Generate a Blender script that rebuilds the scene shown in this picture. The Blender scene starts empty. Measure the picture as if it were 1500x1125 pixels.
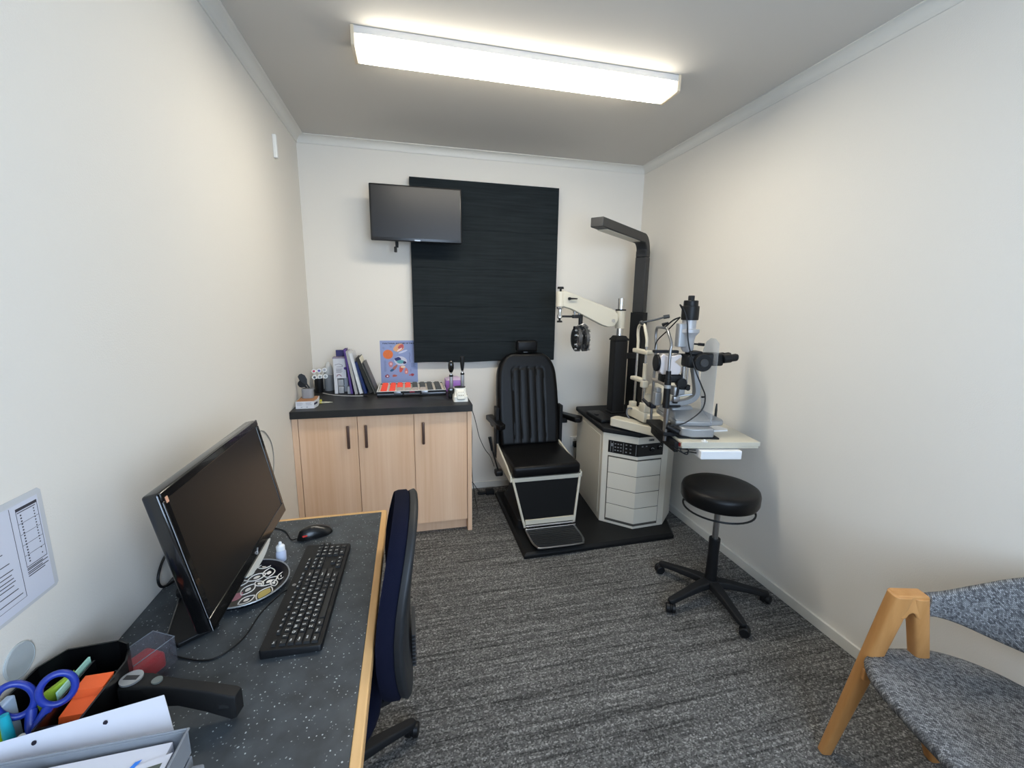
import bpy, bmesh, math, random
from mathutils import Vector, Matrix, Euler
random.seed(7)
PI = math.pi
SC = bpy.context.scene
COL = SC.collection

# ------------------------------------------------------------------ camera
W, H = 2.372, 2.40          # room width, ceiling height; back wall y=0, left wall x=0
YF = -3.95                  # front wall behind the camera
cam_d = bpy.data.cameras.new('camera')
cam = bpy.data.objects.new('camera', cam_d)
COL.objects.link(cam)
cam.location = (0.639334, -3.080734, 1.395686)
cam.rotation_euler = (1.38713641, -0.01267759, -0.23407782)
cam_d.sensor_fit = 'HORIZONTAL'
cam_d.sensor_width = 36.0
cam_d.lens = 626.03 / 1500 * 36.0
cam_d.clip_start = 0.02
SC.camera = cam

# ------------------------------------------------------------------ world, exposure
SC.view_settings.view_transform = 'Standard'
SC.view_settings.look = 'None'
SC.view_settings.exposure = 0.0
SC.view_settings.gamma = 1.0
SC.view_settings.use_curve_mapping = False
world = bpy.data.worlds.new('sky')
SC.world = world
world.use_nodes = True
bgn = world.node_tree.nodes['Background']
bgn.inputs[0].default_value = (0.65, 0.785, 1.0, 1)
bgn.inputs[1].default_value = 15.0
WIN = (0.55, 1.95, 0.85, 2.12)      # window in the front wall: x0 x1 z0 z1
pl = bpy.data.lights.new('window_daylight', 'AREA')
pl.shape = 'RECTANGLE'; pl.size = WIN[1] - WIN[0]; pl.size_y = WIN[3] - WIN[2]
pl.cycles.is_portal = True
plo = bpy.data.objects.new('window_daylight', pl)
COL.objects.link(plo)
plo.location = ((WIN[0] + WIN[1]) / 2, YF - 0.12, (WIN[2] + WIN[3]) / 2)
plo.rotation_euler = (PI / 2, 0, 0)
LAMP = 36.5                          # emission of the ceiling light's diffuser

# ------------------------------------------------------------------ materials
def lin(c):
    return c / 12.92 if c <= 0.04045 else ((c + 0.055) / 1.055) ** 2.4
def rgb(h):
    if isinstance(h, str):
        return tuple(lin(int(h[i:i + 2], 16) / 255) for i in (0, 2, 4)) + (1,)
    return tuple(h) + (1,)
MATS = {}
def mat(name, col, rough=0.5, metal=0.0, bump=0.0, bscale=200.0, var=0.0, vscale=8.0, spec=0.5, coat=0.0, stretch=(1, 1, 1), trans=0.0, alpha=1.0, emis=None, estr=0.0):
    if name in MATS: return MATS[name]
    m = bpy.data.materials.new(name); m.use_nodes = True
    nt = m.node_tree; N = nt.nodes; L = nt.links
    b = N['Principled BSDF']
    b.inputs['Base Color'].default_value = rgb(col)
    b.inputs['Roughness'].default_value = rough
    b.inputs['Metallic'].default_value = metal
    b.inputs['Specular IOR Level'].default_value = spec
    b.inputs['Coat Weight'].default_value = coat
    b.inputs['Transmission Weight'].default_value = trans
    b.inputs['Alpha'].default_value = alpha
    if emis:
        b.inputs['Emission Color'].default_value = rgb(emis); b.inputs['Emission Strength'].default_value = estr
    tc = N.new('ShaderNodeTexCoord'); mp = N.new('ShaderNodeMapping'); mp.inputs['Scale'].default_value = stretch
    L.new(tc.outputs['Object'], mp.inputs['Vector'])
    n = N.new('ShaderNodeTexNoise'); n.inputs['Scale'].default_value = vscale; n.inputs['Detail'].default_value = 4
    L.new(mp.outputs[0], n.inputs['Vector'])
    v = max(var, 0.02)
    mx = N.new('ShaderNodeMix'); mx.data_type = 'RGBA'
    c = rgb(col)
    mx.inputs['A'].default_value = tuple(max(0, x * (1 - v)) for x in c[:3]) + (1,)
    mx.inputs['B'].default_value = tuple(min(1, x * (1 + v)) for x in c[:3]) + (1,)
    L.new(n.outputs['Fac'], mx.inputs['Factor']); L.new(mx.outputs['Result'], b.inputs['Base Color'])
    if bump > 0:
        n2 = N.new('ShaderNodeTexNoise'); n2.inputs['Scale'].default_value = bscale; n2.inputs['Detail'].default_value = 3
        L.new(mp.outputs[0], n2.inputs['Vector'])
        bp = N.new('ShaderNodeBump'); bp.inputs['Strength'].default_value = bump; bp.inputs['Distance'].default_value = 0.002
        L.new(n2.outputs['Fac'], bp.inputs['Height']); L.new(bp.outputs[0], b.inputs['Normal'])
    MATS[name] = m
    return m
def base_nodes(name, rough=0.6, spec=0.4):
    m = bpy.data.materials.new(name); m.use_nodes = True
    nt = m.node_tree; b = nt.nodes['Principled BSDF']
    b.inputs['Roughness'].default_value = rough; b.inputs['Specular IOR Level'].default_value = spec
    tc = nt.nodes.new('ShaderNodeTexCoord')
    MATS[name] = m
    return m, nt, b, tc
def mapn(nt, src, scale=(1, 1, 1), rot=(0, 0, 0)):
    mp = nt.nodes.new('ShaderNodeMapping'); mp.inputs['Scale'].default_value = scale; mp.inputs['Rotation'].default_value = rot
    nt.links.new(src, mp.inputs['Vector']); return mp.outputs[0]
def noise(nt, vec, scale, detail=3, rough=0.5):
    n = nt.nodes.new('ShaderNodeTexNoise'); n.inputs['Scale'].default_value = scale; n.inputs['Detail'].default_value = detail
    n.inputs['Roughness'].default_value = rough
    nt.links.new(vec, n.inputs['Vector']); return n.outputs['Fac']
def ramp(nt, fac, stops):
    r = nt.nodes.new('ShaderNodeValToRGB'); nt.links.new(fac, r.inputs[0])
    els = r.color_ramp.elements
    while len(els) < len(stops): els.new(0.5)
    for e, (p, c) in zip(els, stops): e.position = p; e.color = c if len(c) == 4 else tuple(c) + (1,)
    return r.outputs[0]
def mixc(nt, fac, a, b, mode='MIX'):
    m = nt.nodes.new('ShaderNodeMix'); m.data_type = 'RGBA'; m.blend_type = mode
    for sock, v in (('Factor', fac), ('A', a), ('B', b)):
        if isinstance(v, (int, float)): m.inputs[sock].default_value = v
        elif isinstance(v, tuple): m.inputs[sock].default_value = v
        else: nt.links.new(v, m.inputs[sock])
    return m.outputs['Result']
def bumpn(nt, b, h, strength, dist):
    bp = nt.nodes.new('ShaderNodeBump'); bp.inputs['Strength'].default_value = strength; bp.inputs['Distance'].default_value = dist
    nt.links.new(h, bp.inputs['Height']); nt.links.new(bp.outputs[0], b.inputs['Normal'])

g = lambda v: (v, v, v, 1)
# carpet: charcoal loop pile with streaks running across the room
m, nt, b, tc = base_nodes('carpet', 0.95, 0.1)
o = tc.outputs['Object']
v1 = noise(nt, mapn(nt, o, (2.4, 85, 1)), 1.0, 4, 0.6)
v2 = noise(nt, mapn(nt, o, (1.3, 30, 1)), 1.0, 3, 0.6)
vor = nt.nodes.new('ShaderNodeTexVoronoi'); vor.inputs['Scale'].default_value = 230
nt.links.new(mapn(nt, o, (0.75, 1, 1)), vor.inputs['Vector'])
loops = ramp(nt, vor.outputs['Color'], [(0.0, g(0.25)), (0.6, g(0.75)), (1.0, g(1.9))])
s1 = ramp(nt, v1, [(0.34, g(0.40)), (0.43, g(0.85)), (0.57, g(1.0)), (0.68, g(1.45))])
s2 = ramp(nt, v2, [(0.34, g(0.68)), (0.5, g(1.0)), (0.66, g(1.15))])
c = mixc(nt, 1.0, (0.192, 0.187, 0.178, 1), loops, 'MULTIPLY')
c = mixc(nt, 1.0, c, s1, 'MULTIPLY'); c = mixc(nt, 1.0, c, s2, 'MULTIPLY')
nt.links.new(c, b.inputs['Base Color'])
bumpn(nt, b, mixc(nt, 0.5, vor.outputs['Distance'], v1), 0.9, 0.004)
CARPET = m
# painted walls
def paint(name, col, bump=0.25, bs=260):
    return mat(name, col, 0.75, bump=bump, bscale=bs, var=0.012, vscale=1.5, spec=0.25)
PAINT = paint('wall_paint', 'E2DDD4')
CEIL = paint('ceiling_paint', 'C9C5BE', 0.1)
TRIM = mat('trim_paint', 'D9D6CE', 0.45, spec=0.4)
# pale oak laminate, vertical grain
def wood(name, c1, c2, grain=(60, 60, 1.6), rough=0.45, amt=1.0):
    m, nt, b, tc = base_nodes(name, rough, 0.4)
    o = tc.outputs['Object']
    n1 = noise(nt, mapn(nt, o, grain), 1.0, 5, 0.6)
    n2 = noise(nt, mapn(nt, o, tuple(x * 0.18 for x in grain)), 1.0, 3, 0.5)
    f = mixc(nt, 0.5, n1, n2)
    c = ramp(nt, f, [(0.35, rgb(c1)), (0.65, rgb(c2))])
    nt.links.new(c, b.inputs['Base Color'])
    bumpn(nt, b, n1, 0.08, 0.001)
    return m
OAK = wood('pale_oak_laminate', 'E0B793', 'EDCBAC')
EDGE = wood('honey_wood_edging', 'C99A62', 'E2B67E', (30, 1.5, 30))
FRAMEWOOD = wood('oiled_oak_frame', 'A8733C', 'C9935A', (25, 25, 4), 0.4)
# dark stone look worktop
m, nt, b, tc = base_nodes('charcoal_worktop', 0.45, 0.28)
o = tc.outputs['Object']
n1 = noise(nt, mapn(nt, o, (6, 14, 6)), 1.0, 6, 0.6)
nt.links.new(ramp(nt, n1, [(0.3, g(0.013)), (0.55, g(0.024)), (0.75, g(0.040))]), b.inputs['Base Color'])
WORKTOP = m
# speckled desk laminate
m, nt, b, tc = base_nodes('speckled_slate_laminate', 0.4, 0.45)
o = tc.outputs['Object']
warp = nt.nodes.new('ShaderNodeTexNoise'); warp.inputs['Scale'].default_value = 60
nt.links.new(o, warp.inputs['Vector'])
wv = nt.nodes.new('ShaderNodeVectorMath'); wv.operation = 'MULTIPLY_ADD'
wv.inputs[1].default_value = (0.008, 0.008, 0.0); nt.links.new(warp.outputs['Color'], wv.inputs[0]); nt.links.new(o, wv.inputs[2])
vor = nt.nodes.new('ShaderNodeTexVoronoi'); vor.inputs['Scale'].default_value = 150
nt.links.new(wv.outputs[0], vor.inputs['Vector'])
flake = ramp(nt, vor.outputs['Distance'], [(0.0, g(1)), (0.17, g(1)), (0.24, g(0))])
sel = ramp(nt, vor.outputs['Color'], [(0.44, g(0)), (0.60, g(0.3)), (0.80, g(1))])
fm = mixc(nt, 1.0, flake, sel, 'MULTIPLY')
cl = ramp(nt, noise(nt, o, 22, 4), [(0.3, rgb('33373B')), (0.7, rgb('474D52'))])
c = mixc(nt, fm, cl, rgb('B4BCBE'))
nt.links.new(c, b.inputs['Base Color'])
DESKTOP = m
# woven grey chair fabric: rows of small stitches
def weave(name, upright):
    m, nt, b, tc = base_nodes(name, 0.95, 0.15)
    o = tc.outputs['Object']
    sep = nt.nodes.new('ShaderNodeSeparateXYZ'); nt.links.new(o, sep.inputs[0])
    cmb = nt.nodes.new('ShaderNodeCombineXYZ')
    if upright:
        d = nt.nodes.new('ShaderNodeMath'); d.operation = 'SUBTRACT'
        nt.links.new(sep.outputs['Y'], d.inputs[0]); nt.links.new(sep.outputs['X'], d.inputs[1])
        nt.links.new(d.outputs[0], cmb.inputs[0]); nt.links.new(sep.outputs['Z'], cmb.inputs[1])
    else:
        nt.links.new(sep.outputs['X'], cmb.inputs[0]); nt.links.new(sep.outputs['Y'], cmb.inputs[1])
    v = mapn(nt, cmb.outputs[0], (1, 1, 1), (0, 0, 0.6 if upright else 0.9))
    wn = nt.nodes.new('ShaderNodeTexNoise'); wn.inputs['Scale'].default_value = 90; nt.links.new(o, wn.inputs['Vector'])
    va = nt.nodes.new('ShaderNodeVectorMath'); va.operation = 'MULTIPLY_ADD'; va.inputs[1].default_value = (0.0004, 0.0004, 0) if upright else (0.0012, 0.0012, 0)
    nt.links.new(wn.outputs['Color'], va.inputs[0]); nt.links.new(v, va.inputs[2])
    br = nt.nodes.new('ShaderNodeTexBrick'); nt.links.new(va.outputs[0], br.inputs['Vector'])
    br.inputs['Scale'].default_value = 1.0; br.inputs['Brick Width'].default_value = 0.0066; br.inputs['Row Height'].default_value = 0.0040
    br.inputs['Mortar Size'].default_value = 0.0006; br.inputs['Mortar Smooth'].default_value = 1.0
    br.inputs['Color1'].default_value = rgb('525254'); br.inputs['Color2'].default_value = rgb('9A9A9A'); br.inputs['Mortar'].default_value = rgb('38383A')
    n1 = noise(nt, o, 420, 2)
    c = mixc(nt, 1.0, br.outputs['Color'], ramp(nt, n1, [(0.3, g(0.6)), (0.7, g(1.3))]), 'MULTIPLY')
    nt.links.new(c, b.inputs['Base Color'])
    bumpn(nt, b, br.outputs['Fac'], -0.25 if upright else -0.7, 0.002)
    return m
WEAVE = weave('grey_woven_fabric', False)
WEAVE_UP = weave('grey_woven_fabric_upright', True)
# roman blind fabric
m, nt, b, tc = base_nodes('black_blind_fabric', 0.8, 0.12)
o = tc.outputs['Object']
n1 = noise(nt, mapn(nt, o, (3, 3, 60)), 1.0, 5, 0.6)
nt.links.new(ramp(nt, n1, [(0.3, rgb('1A1F22')), (0.7, rgb('252B2E'))]), b.inputs['Base Color'])
bumpn(nt, b, n1, 0.35, 0.002)
BLIND = m
# glass: thin see-through pane
def clear(name, col, mixf=0.12, rough=0.05, tint=1.0):
    m = bpy.data.materials.new(name); m.use_nodes = True
    nt = m.node_tree; N = nt.nodes
    for n in list(N):
        if n.type == 'BSDF_PRINCIPLED': N.remove(n)
    out = N['Material Output']
    t = N.new('ShaderNodeBsdfTransparent'); t.inputs[0].default_value = rgb(col)
    pb = N.new('ShaderNodeBsdfPrincipled'); pb.inputs['Base Color'].default_value = rgb(col); pb.inputs['Roughness'].default_value = rough
    mx = N.new('ShaderNodeMixShader'); mx.inputs[0].default_value = mixf
    nt.links.new(t.outputs[0], mx.inputs[1]); nt.links.new(pb.outputs[0], mx.inputs[2]); nt.links.new(mx.outputs[0], out.inputs[0])
    MATS[name] = m
    return m
GLASS = clear('window_glass', 'F4F8FA', 0.04)
SHIELD = clear('clear_acrylic', 'EEF2F7', 0.20, 0.15)
CLEARBOX = clear('clear_plastic_box', 'F4F4F8', 0.045, 0.15)
GREYCLEAR = clear('smoky_clear_plastic', 'AFB4BB', 0.5, 0.15)

BLACKP = mat('black_plastic', '131416', 0.45, bump=0.1, bscale=500, spec=0.3)
MATBLACK = mat('matt_black_plastic', '18191B', 0.6, bump=0.15, bscale=600, spec=0.25)
DARKGREY = mat('dark_grey_plastic', '2E2F31', 0.5)
GLOSSBLACK = mat('gloss_black_plastic', '0C0C0D', 0.12, coat=0.5)
VINYL = mat('black_vinyl', '0C0C0D', 0.36, bump=0.2, bscale=900, spec=0.22)
CREAM = mat('cream_enamel', 'CFC9B8', 0.35)
UNITG = mat('warm_grey_enamel', 'D0CABC', 0.42)
CHROME = mat('chrome', 'D5D6D8', 0.14, 1.0)
STEEL = mat('brushed_steel', '9B9C9E', 0.33, 1.0)
SILVER = mat('silver_paint', '9FA1A3', 0.35, 0.35)
WHITEP = mat('white_plastic', 'E4E4E0', 0.35)
BRIGHTW = mat('bright_white_plastic', 'F0F1F2', 0.3)
PAPER = mat('white_paper', 'CDCFDA', 0.7)
INK = mat('printed_ink', '3A3840', 0.7)
BRONZE = mat('dark_bronze', '5E4A42', 0.4, 0.4)
NAVY = mat('navy_fabric', '0C0F22', 0.9, bump=0.4, bscale=700, spec=0.15)
BLUEP = mat('blue_plastic', '1B3F9E', 0.35)

# ------------------------------------------------------------------ mesh helpers
class G:
    """collects shapes into one mesh; mi is the material slot of the shape"""
    def __init__(s): s.bm = bmesh.new()
    def _mi(s, n0, mi):
        s.bm.faces.ensure_lookup_table()
        for f in s.bm.faces[n0:]: f.material_index = mi
    def poly(s, vs, fs, mi=0):
        n0 = len(s.bm.faces)
        bv = [s.bm.verts.new(v) for v in vs]
        for f in fs:
            try: s.bm.faces.new([bv[i] for i in f])
            except ValueError: pass
        s._mi(n0, mi); return s
    def box(s, x0, x1, y0, y1, z0, z1, mi=0, M=None):
        vs = [Vector((x, y, z)) for z in (z0, z1) for y in (y0, y1) for x in (x0, x1)]
        if M: vs = [M @ v for v in vs]
        return s.poly(vs, [(0, 2, 3, 1), (4, 5, 7, 6), (0, 1, 5, 4), (2, 6, 7, 3), (0, 4, 6, 2), (1, 3, 7, 5)], mi)
    def bbox(s, x0, x1, y0, y1, z0, z1, r=0.005, mi=0, M=None, seg=3):
        """box with rounded edges of its own"""
        b2 = bmesh.new()
        bmesh.ops.create_cube(b2, size=1.0)
        for v in b2.verts:
            v.co = Vector(((x0 + x1) / 2 + v.co.x * (x1 - x0), (y0 + y1) / 2 + v.co.y * (y1 - y0), (z0 + z1) / 2 + v.co.z * (z1 - z0)))
        r = min(r, 0.49 * min(x1 - x0, y1 - y0, z1 - z0))
        bmesh.ops.bevel(b2, geom=b2.edges[:] , offset=r, segments=seg, profile=0.5, affect='EDGES')
        return s.add(b2, mi, M)
    def add(s, b2, mi=0, M=None):
        b2.verts.index_update()
        vs = [(M @ v.co) if M else v.co.copy() for v in b2.verts]
        fs = [tuple(v.index for v in f.verts) for f in b2.faces]
        b2.free()
        return s.poly(vs, fs, mi)
    def cyl(s, p0, p1, r0, r1=None, n=20, mi=0, cap=True):
        p0, p1 = Vector(p0), Vector(p1); r1 = r0 if r1 is None else r1
        d = (p1 - p0).normalized(); a = d.orthogonal().normalized(); c = d.cross(a)
        vs = []
        for p, r in ((p0, r0), (p1, r1)):
            for i in range(n):
                t = 2 * PI * i / n; vs.append(p + a * (r * math.cos(t)) + c * (r * math.sin(t)))
        fs = [(i, (i + 1) % n, n + (i + 1) % n, n + i) for i in range(n)]
        if cap: fs += [tuple(range(n))[::-1], tuple(range(n, 2 * n))]
        return s.poly(vs, fs, mi)
    def lathe(s, prof, o=(0, 0, 0), ax=(0, 0, 1), n=24, mi=0, sx=1.0, sy=1.0, ref=None):
        o = Vector(o); d = Vector(ax).normalized()
        a = Vector(ref).normalized() if ref else d.orthogonal().normalized(); c = d.cross(a)
        vs = []; fs = []
        for r, z in prof:
            for i in range(n):
                t = 2 * PI * i / n; vs.append(o + d * z + a * (r * sx * math.cos(t)) + c * (r * sy * math.sin(t)))
        for k in range(len(prof) - 1):
            for i in range(n):
                fs.append((k * n + i, k * n + (i + 1) % n, (k + 1) * n + (i + 1) % n, (k + 1) * n + i))
        fs.append(tuple(range(n))[::-1]); fs.append(tuple(range((len(prof) - 1) * n, len(prof) * n)))
        return s.poly(vs, fs, mi)
    def tube(s, pts, r, n=10, mi=0, smooth=6, closed=False):
        pts = [Vector(p) for p in pts]
        if smooth and len(pts) > 2: pts = catmull(pts, smooth, closed)
        rs = r if isinstance(r, (list, tuple)) else None
        vs = []; fs = []; a = None; m = len(pts)
        for k, p in enumerate(pts):
            if closed: d = (pts[(k + 1) % m] - pts[k - 1]).normalized()
            else: d = (pts[min(k + 1, m - 1)] - pts[max(k - 1, 0)]).normalized()
            if a is None: a = d.orthogonal().normalized()
            a = (a - d * a.dot(d)).normalized(); c = d.cross(a)
            rr = r if rs is None else rs[0] + (rs[1] - rs[0]) * k / (m - 1)
            for i in range(n):
                t = 2 * PI * i / n; vs.append(p + a * (rr * math.cos(t)) + c * (rr * math.sin(t)))
        K = m if closed else m - 1
        for k in range(K):
            k2 = (k + 1) % m
            for i in range(n): fs.append((k * n + i, k * n + (i + 1) % n, k2 * n + (i + 1) % n, k2 * n + i))
        if not closed: fs.append(tuple(range(n))[::-1]); fs.append(tuple(range((m - 1) * n, m * n)))
        return s.poly(vs, fs, mi)
    def prism(s, pts, z0, z1, mi=0, M=None, top=None):
        """plan polygon raised from z0 to z1; top: another polygon for the upper end"""
        n = len(pts); top = top or pts
        vs = [Vector((x, y, z0)) for x, y in pts] + [Vector((x, y, z1)) for x, y in top]
        if M: vs = [M @ v for v in vs]
        fs = [tuple(range(n))[::-1], tuple(range(n, 2 * n))] + [(i, (i + 1) % n, n + (i + 1) % n, n + i) for i in range(n)]
        return s.poly(vs, fs, mi)
    def loft(s, rings, mi=0, caps=True, closed=True):
        n = len(rings[0]); vs = [Vector(p) for r in rings for p in r]; fs = []
        for k in range(len(rings) - 1):
            for i in range(n if closed else n - 1):
                fs.append((k * n + i, k * n + (i + 1) % n, (k + 1) * n + (i + 1) % n, (k + 1) * n + i))
        if caps: fs.append(tuple(range(n))[::-1]); fs.append(tuple(range((len(rings) - 1) * n, len(rings) * n)))
        return s.poly(vs, fs, mi)
    def ball(s, c, r, mi=0, sc=(1, 1, 1), n=16, M=None):
        b2 = bmesh.new(); bmesh.ops.create_uvsphere(b2, u_segments=n, v_segments=max(6, n // 2), radius=1.0)
        for v in b2.verts: v.co = Vector((c[0] + v.co.x * r * sc[0], c[1] + v.co.y * r * sc[1], c[2] + v.co.z * r * sc[2]))
        return s.add(b2, mi, M)
    def build(s, name, mats, parent=None, world=True, bevel=0.0, subsurf=0, angle=38, seg=2):
        if not isinstance(mats, (list, tuple)): mats = [mats]
        bmesh.ops.recalc_face_normals(s.bm, faces=s.bm.faces[:])
        me = bpy.data.meshes.new(name)
        if world and parent is not None:
            s.bm.transform(WM[parent.name].inverted())
        s.bm.to_mesh(me); s.bm.free()
        for m_ in mats: me.materials.append(m_)
        for p in me.polygons: p.use_smooth = True
        me.set_sharp_from_angle(angle=math.radians(angle))
        o = bpy.data.objects.new(name, me); COL.objects.link(o)
        if parent is not None: o.parent = parent; WM[o.name] = WM[parent.name]
        else: WM[o.name] = Matrix.Identity(4)
        if bevel > 0:
            md = o.modifiers.new('bevel', 'BEVEL'); md.width = bevel; md.segments = seg; md.limit_method = 'ANGLE'; md.angle_limit = math.radians(40)
            md.harden_normals = False
        if subsurf:
            md = o.modifiers.new('sub', 'SUBSURF'); md.levels = subsurf; md.render_levels = subsurf
        return o
WM = {}
def catmull(P, k, closed=False):
    out = []; n = len(P)
    rng = range(n) if closed else range(n - 1)
    for i in rng:
        p0 = P[i - 1] if (closed or i > 0) else P[0] * 2 - P[1]
        p1 = P[i]; p2 = P[(i + 1) % n]
        p3 = P[(i + 2) % n] if (closed or i + 2 < n) else P[-1] * 2 - P[-2]
        for j in range(k):
            t = j / k
            out.append(0.5 * ((2 * p1) + (p2 - p0) * t + (2 * p0 - 5 * p1 + 4 * p2 - p3) * t * t + (3 * p1 - p0 - 3 * p2 + p3) * t ** 3))
    if not closed: out.append(P[-1].copy())
    return out
def tag(o, label, cat, group=None):
    o['label'] = label; o['category'] = cat
    if group: o['group'] = group
    return o
def thing(name, loc, label, cat, rotz=0.0, group=None):
    o = bpy.data.objects.new(name, None); COL.objects.link(o)
    o.location = loc; o.rotation_euler = (0, 0, rotz); o.empty_display_size = 0.1
    WM[o.name] = Matrix.Translation(Vector(loc)) @ Matrix.Rotation(rotz, 4, 'Z')
    return tag(o, label, cat, group)
def struct(o): o['kind'] = 'structure'; return o
def solo(gm, name, mats, label, cat, group=None, **k):
    return tag(gm.build(name, mats, **k), label, cat, group)
def circle(cx, cy, r, n=24, a0=0.0): return [(cx + r * math.cos(a0 + 2 * PI * i / n), cy + r * math.sin(a0 + 2 * PI * i / n)) for i in range(n)]
def rrect(x0, x1, y0, y1, r, n=5):
    out = []
    for cx, cy, a in ((x1 - r, y1 - r, 0), (x0 + r, y1 - r, PI / 2), (x0 + r, y0 + r, PI), (x1 - r, y0 + r, 1.5 * PI)):
        for i in range(n + 1):
            t = a + PI / 2 * i / n; out.append((cx + r * math.cos(t), cy + r * math.sin(t)))
    return out
def text(name, body, size, mtl, parent, M, ext=0.0004, align='CENTER', squash=1.0, bold=0.0):
    cu = bpy.data.curves.new(name, 'FONT'); cu.body = body; cu.size = size; cu.extrude = ext
    cu.offset = size * bold; cu.align_x = align; cu.align_y = 'CENTER'; cu.resolution_u = 2
    tmp = bpy.data.objects.new(name + '_tmp', cu); COL.objects.link(tmp)
    bpy.context.view_layer.update()
    me = bpy.data.meshes.new_from_object(tmp.evaluated_get(bpy.context.evaluated_depsgraph_get()))
    bpy.data.objects.remove(tmp); bpy.data.curves.remove(cu)
    T = M @ Matrix.Diagonal((squash, 1, 1, 1))
    if parent is not None: T = WM[parent.name].inverted() @ T
    me.transform(T)
    me.materials.clear(); me.materials.append(mtl)
    me.name = name
    o = bpy.data.objects.new(name, me); COL.objects.link(o)
    if parent is not None: o.parent = parent; WM[o.name] = WM[parent.name]
    return o
# frames for writing on surfaces: x right, y up, z out of the surface
FACE_FRONT = lambda x, y, z: Matrix.Translation((x, y, z)) @ Matrix.Rotation(PI / 2, 4, 'X')           # readable looking towards +y
def frame(o, r, u):
    r = Vector(r).normalized(); u = Vector(u).normalized(); n = r.cross(u)
    return Matrix(((r.x, u.x, n.x, o[0]), (r.y, u.y, n.y, o[1]), (r.z, u.z, n.z, o[2]), (0, 0, 0, 1)))

# ================================================================== THE ROOM
T = 0.10
struct(G().box(-T, W + T, YF - T, T, -0.1, 0.0).build('floor', CARPET))
struct(G().box(-T, W + T, YF - T, T, H, H + 0.1).build('ceiling', CEIL))
struct(G().box(-T, 0, YF - T, T, -0.1, H + 0.1).build('wall_left', PAINT))
struct(G().box(W, W + T, YF - T, T, -0.1, H + 0.1).build('wall_right', PAINT))
struct(G().box(-T, W + T, 0, T, -0.1, H + 0.1).build('wall_back', PAINT))
gm = G()
gm.box(-T, WIN[0], YF - T, YF, -0.1, H + 0.1); gm.box(WIN[1], W + T, YF - T, YF, -0.1, H + 0.1)
gm.box(WIN[0], WIN[1], YF - T, YF, -0.1, WIN[2]); gm.box(WIN[0], WIN[1], YF - T, YF, WIN[3], H + 0.1)
struct(gm.build('wall_front', PAINT))
gm = G()
for a, b_, c_, d in ((WIN[0], WIN[0] + .05, WIN[2], WIN[3]), (WIN[1] - .05, WIN[1], WIN[2], WIN[3]), (WIN[0] + .05, WIN[1] - .05, WIN[2], WIN[2] + .05), (WIN[0] + .05, WIN[1] - .05, WIN[3] - .05, WIN[3]), ((WIN[0] + WIN[1]) / 2 - .02, (WIN[0] + WIN[1]) / 2 + .02, WIN[2] + .05, WIN[3] - .05)):
    gm.box(a, b_, YF - 0.07, YF - 0.02, c_, d)
wf = struct(gm.build('window_1', TRIM))
G().box(WIN[0] + .05, WIN[1] - .05, YF - 0.048, YF - 0.044, WIN[2] + .05, WIN[3] - .05).build('pane', GLASS, wf)
# cornice: coved moulding, 44 mm down the wall and 48 mm out on the ceiling
def cove():
    pts = [(0, -0.0442), (0.005, -0.0442), (0.007, -0.040)]
    for i in range(7):
        t = i / 6; a = PI / 2 * t
        pts.append((0.007 + 0.034 * (1 - math.cos(a)), -0.040 + 0.034 * math.sin(a)))
    pts += [(0.0445, -0.0055), (0.0484, -0.0045), (0.0484, 0), (0, 0)]
    return pts
def cornice(name, p0, p1, inward):
    p0, p1, n = Vector(p0), Vector(p1), Vector(inward); d = (p1 - p0).normalized()
    prof = cove(); rings = []
    for p, sgn in ((p0, 1), (p1, -1)):
        rings.append([p + n * a + d * (a * sgn) + Vector((0, 0, b_)) for a, b_ in prof])
    struct(G().loft(rings).build(name, TRIM))
cornice('trim_1', (0, YF, H), (0, 0, H), (1, 0, 0))
cornice('trim_2', (0, 0, H), (W, 0, H), (0, -1, 0))
cornice('trim_3', (W, 0, H), (W, YF, H), (-1, 0, 0))
cornice('trim_4', (W, YF, H), (0, YF, H), (0, 1, 0))
BT, BH = 0.012, 0.049
struct(G().box(W - BT, W, YF, 0, 0, BH).build('baseboard_right', TRIM, bevel=0.002))
struct(G().box(0, BT, YF, 0, 0, BH).build('baseboard_left', TRIM, bevel=0.002))
struct(G().box(BT, W - BT, -BT, 0, 0, BH).build('baseboard_back', TRIM, bevel=0.002))
struct(G().box(BT, W - BT, YF, YF + BT, 0, BH).build('baseboard_front', TRIM, bevel=0.002))

# ================================================================== CEILING LIGHT
t = thing('ceiling_light', (1.15, -1.14, H), 'long white fluorescent ceiling light with a glowing diffuser', 'ceiling light')
G().box(0.468, 1.834, -1.208, -1.072, 2.374, 2.3998).build('base', mat('light_housing', 'D8D4CE', 0.4), t, bevel=0.002)
dm = bpy.data.materials.new('lit_diffuser'); dm.use_nodes = True
nt = dm.node_tree; b = nt.nodes['Principled BSDF']
b.inputs['Base Color'].default_value = rgb('F4F0E4'); b.inputs['Roughness'].default_value = 0.4
tc = nt.nodes.new('ShaderNodeTexCoord'); sx = nt.nodes.new('ShaderNodeSeparateXYZ'); nt.links.new(tc.outputs['Object'], sx.inputs[0])
ab = nt.nodes.new('ShaderNodeMath'); ab.operation = 'ABSOLUTE'; nt.links.new(sx.outputs['X'], ab.inputs[0])
mr = nt.nodes.new('ShaderNodeMapRange'); nt.links.new(ab.outputs[0], mr.inputs['Value'])
mr.inputs['From Min'].default_value = 0.60; mr.inputs['From Max'].default_value = 0.675; mr.inputs['To Min'].default_value = LAMP; mr.inputs['To Max'].default_value = 0.8
ge = nt.nodes.new('ShaderNodeNewGeometry'); sn = nt.nodes.new('ShaderNodeSeparateXYZ'); nt.links.new(ge.outputs['True Normal'], sn.inputs[0])
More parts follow.
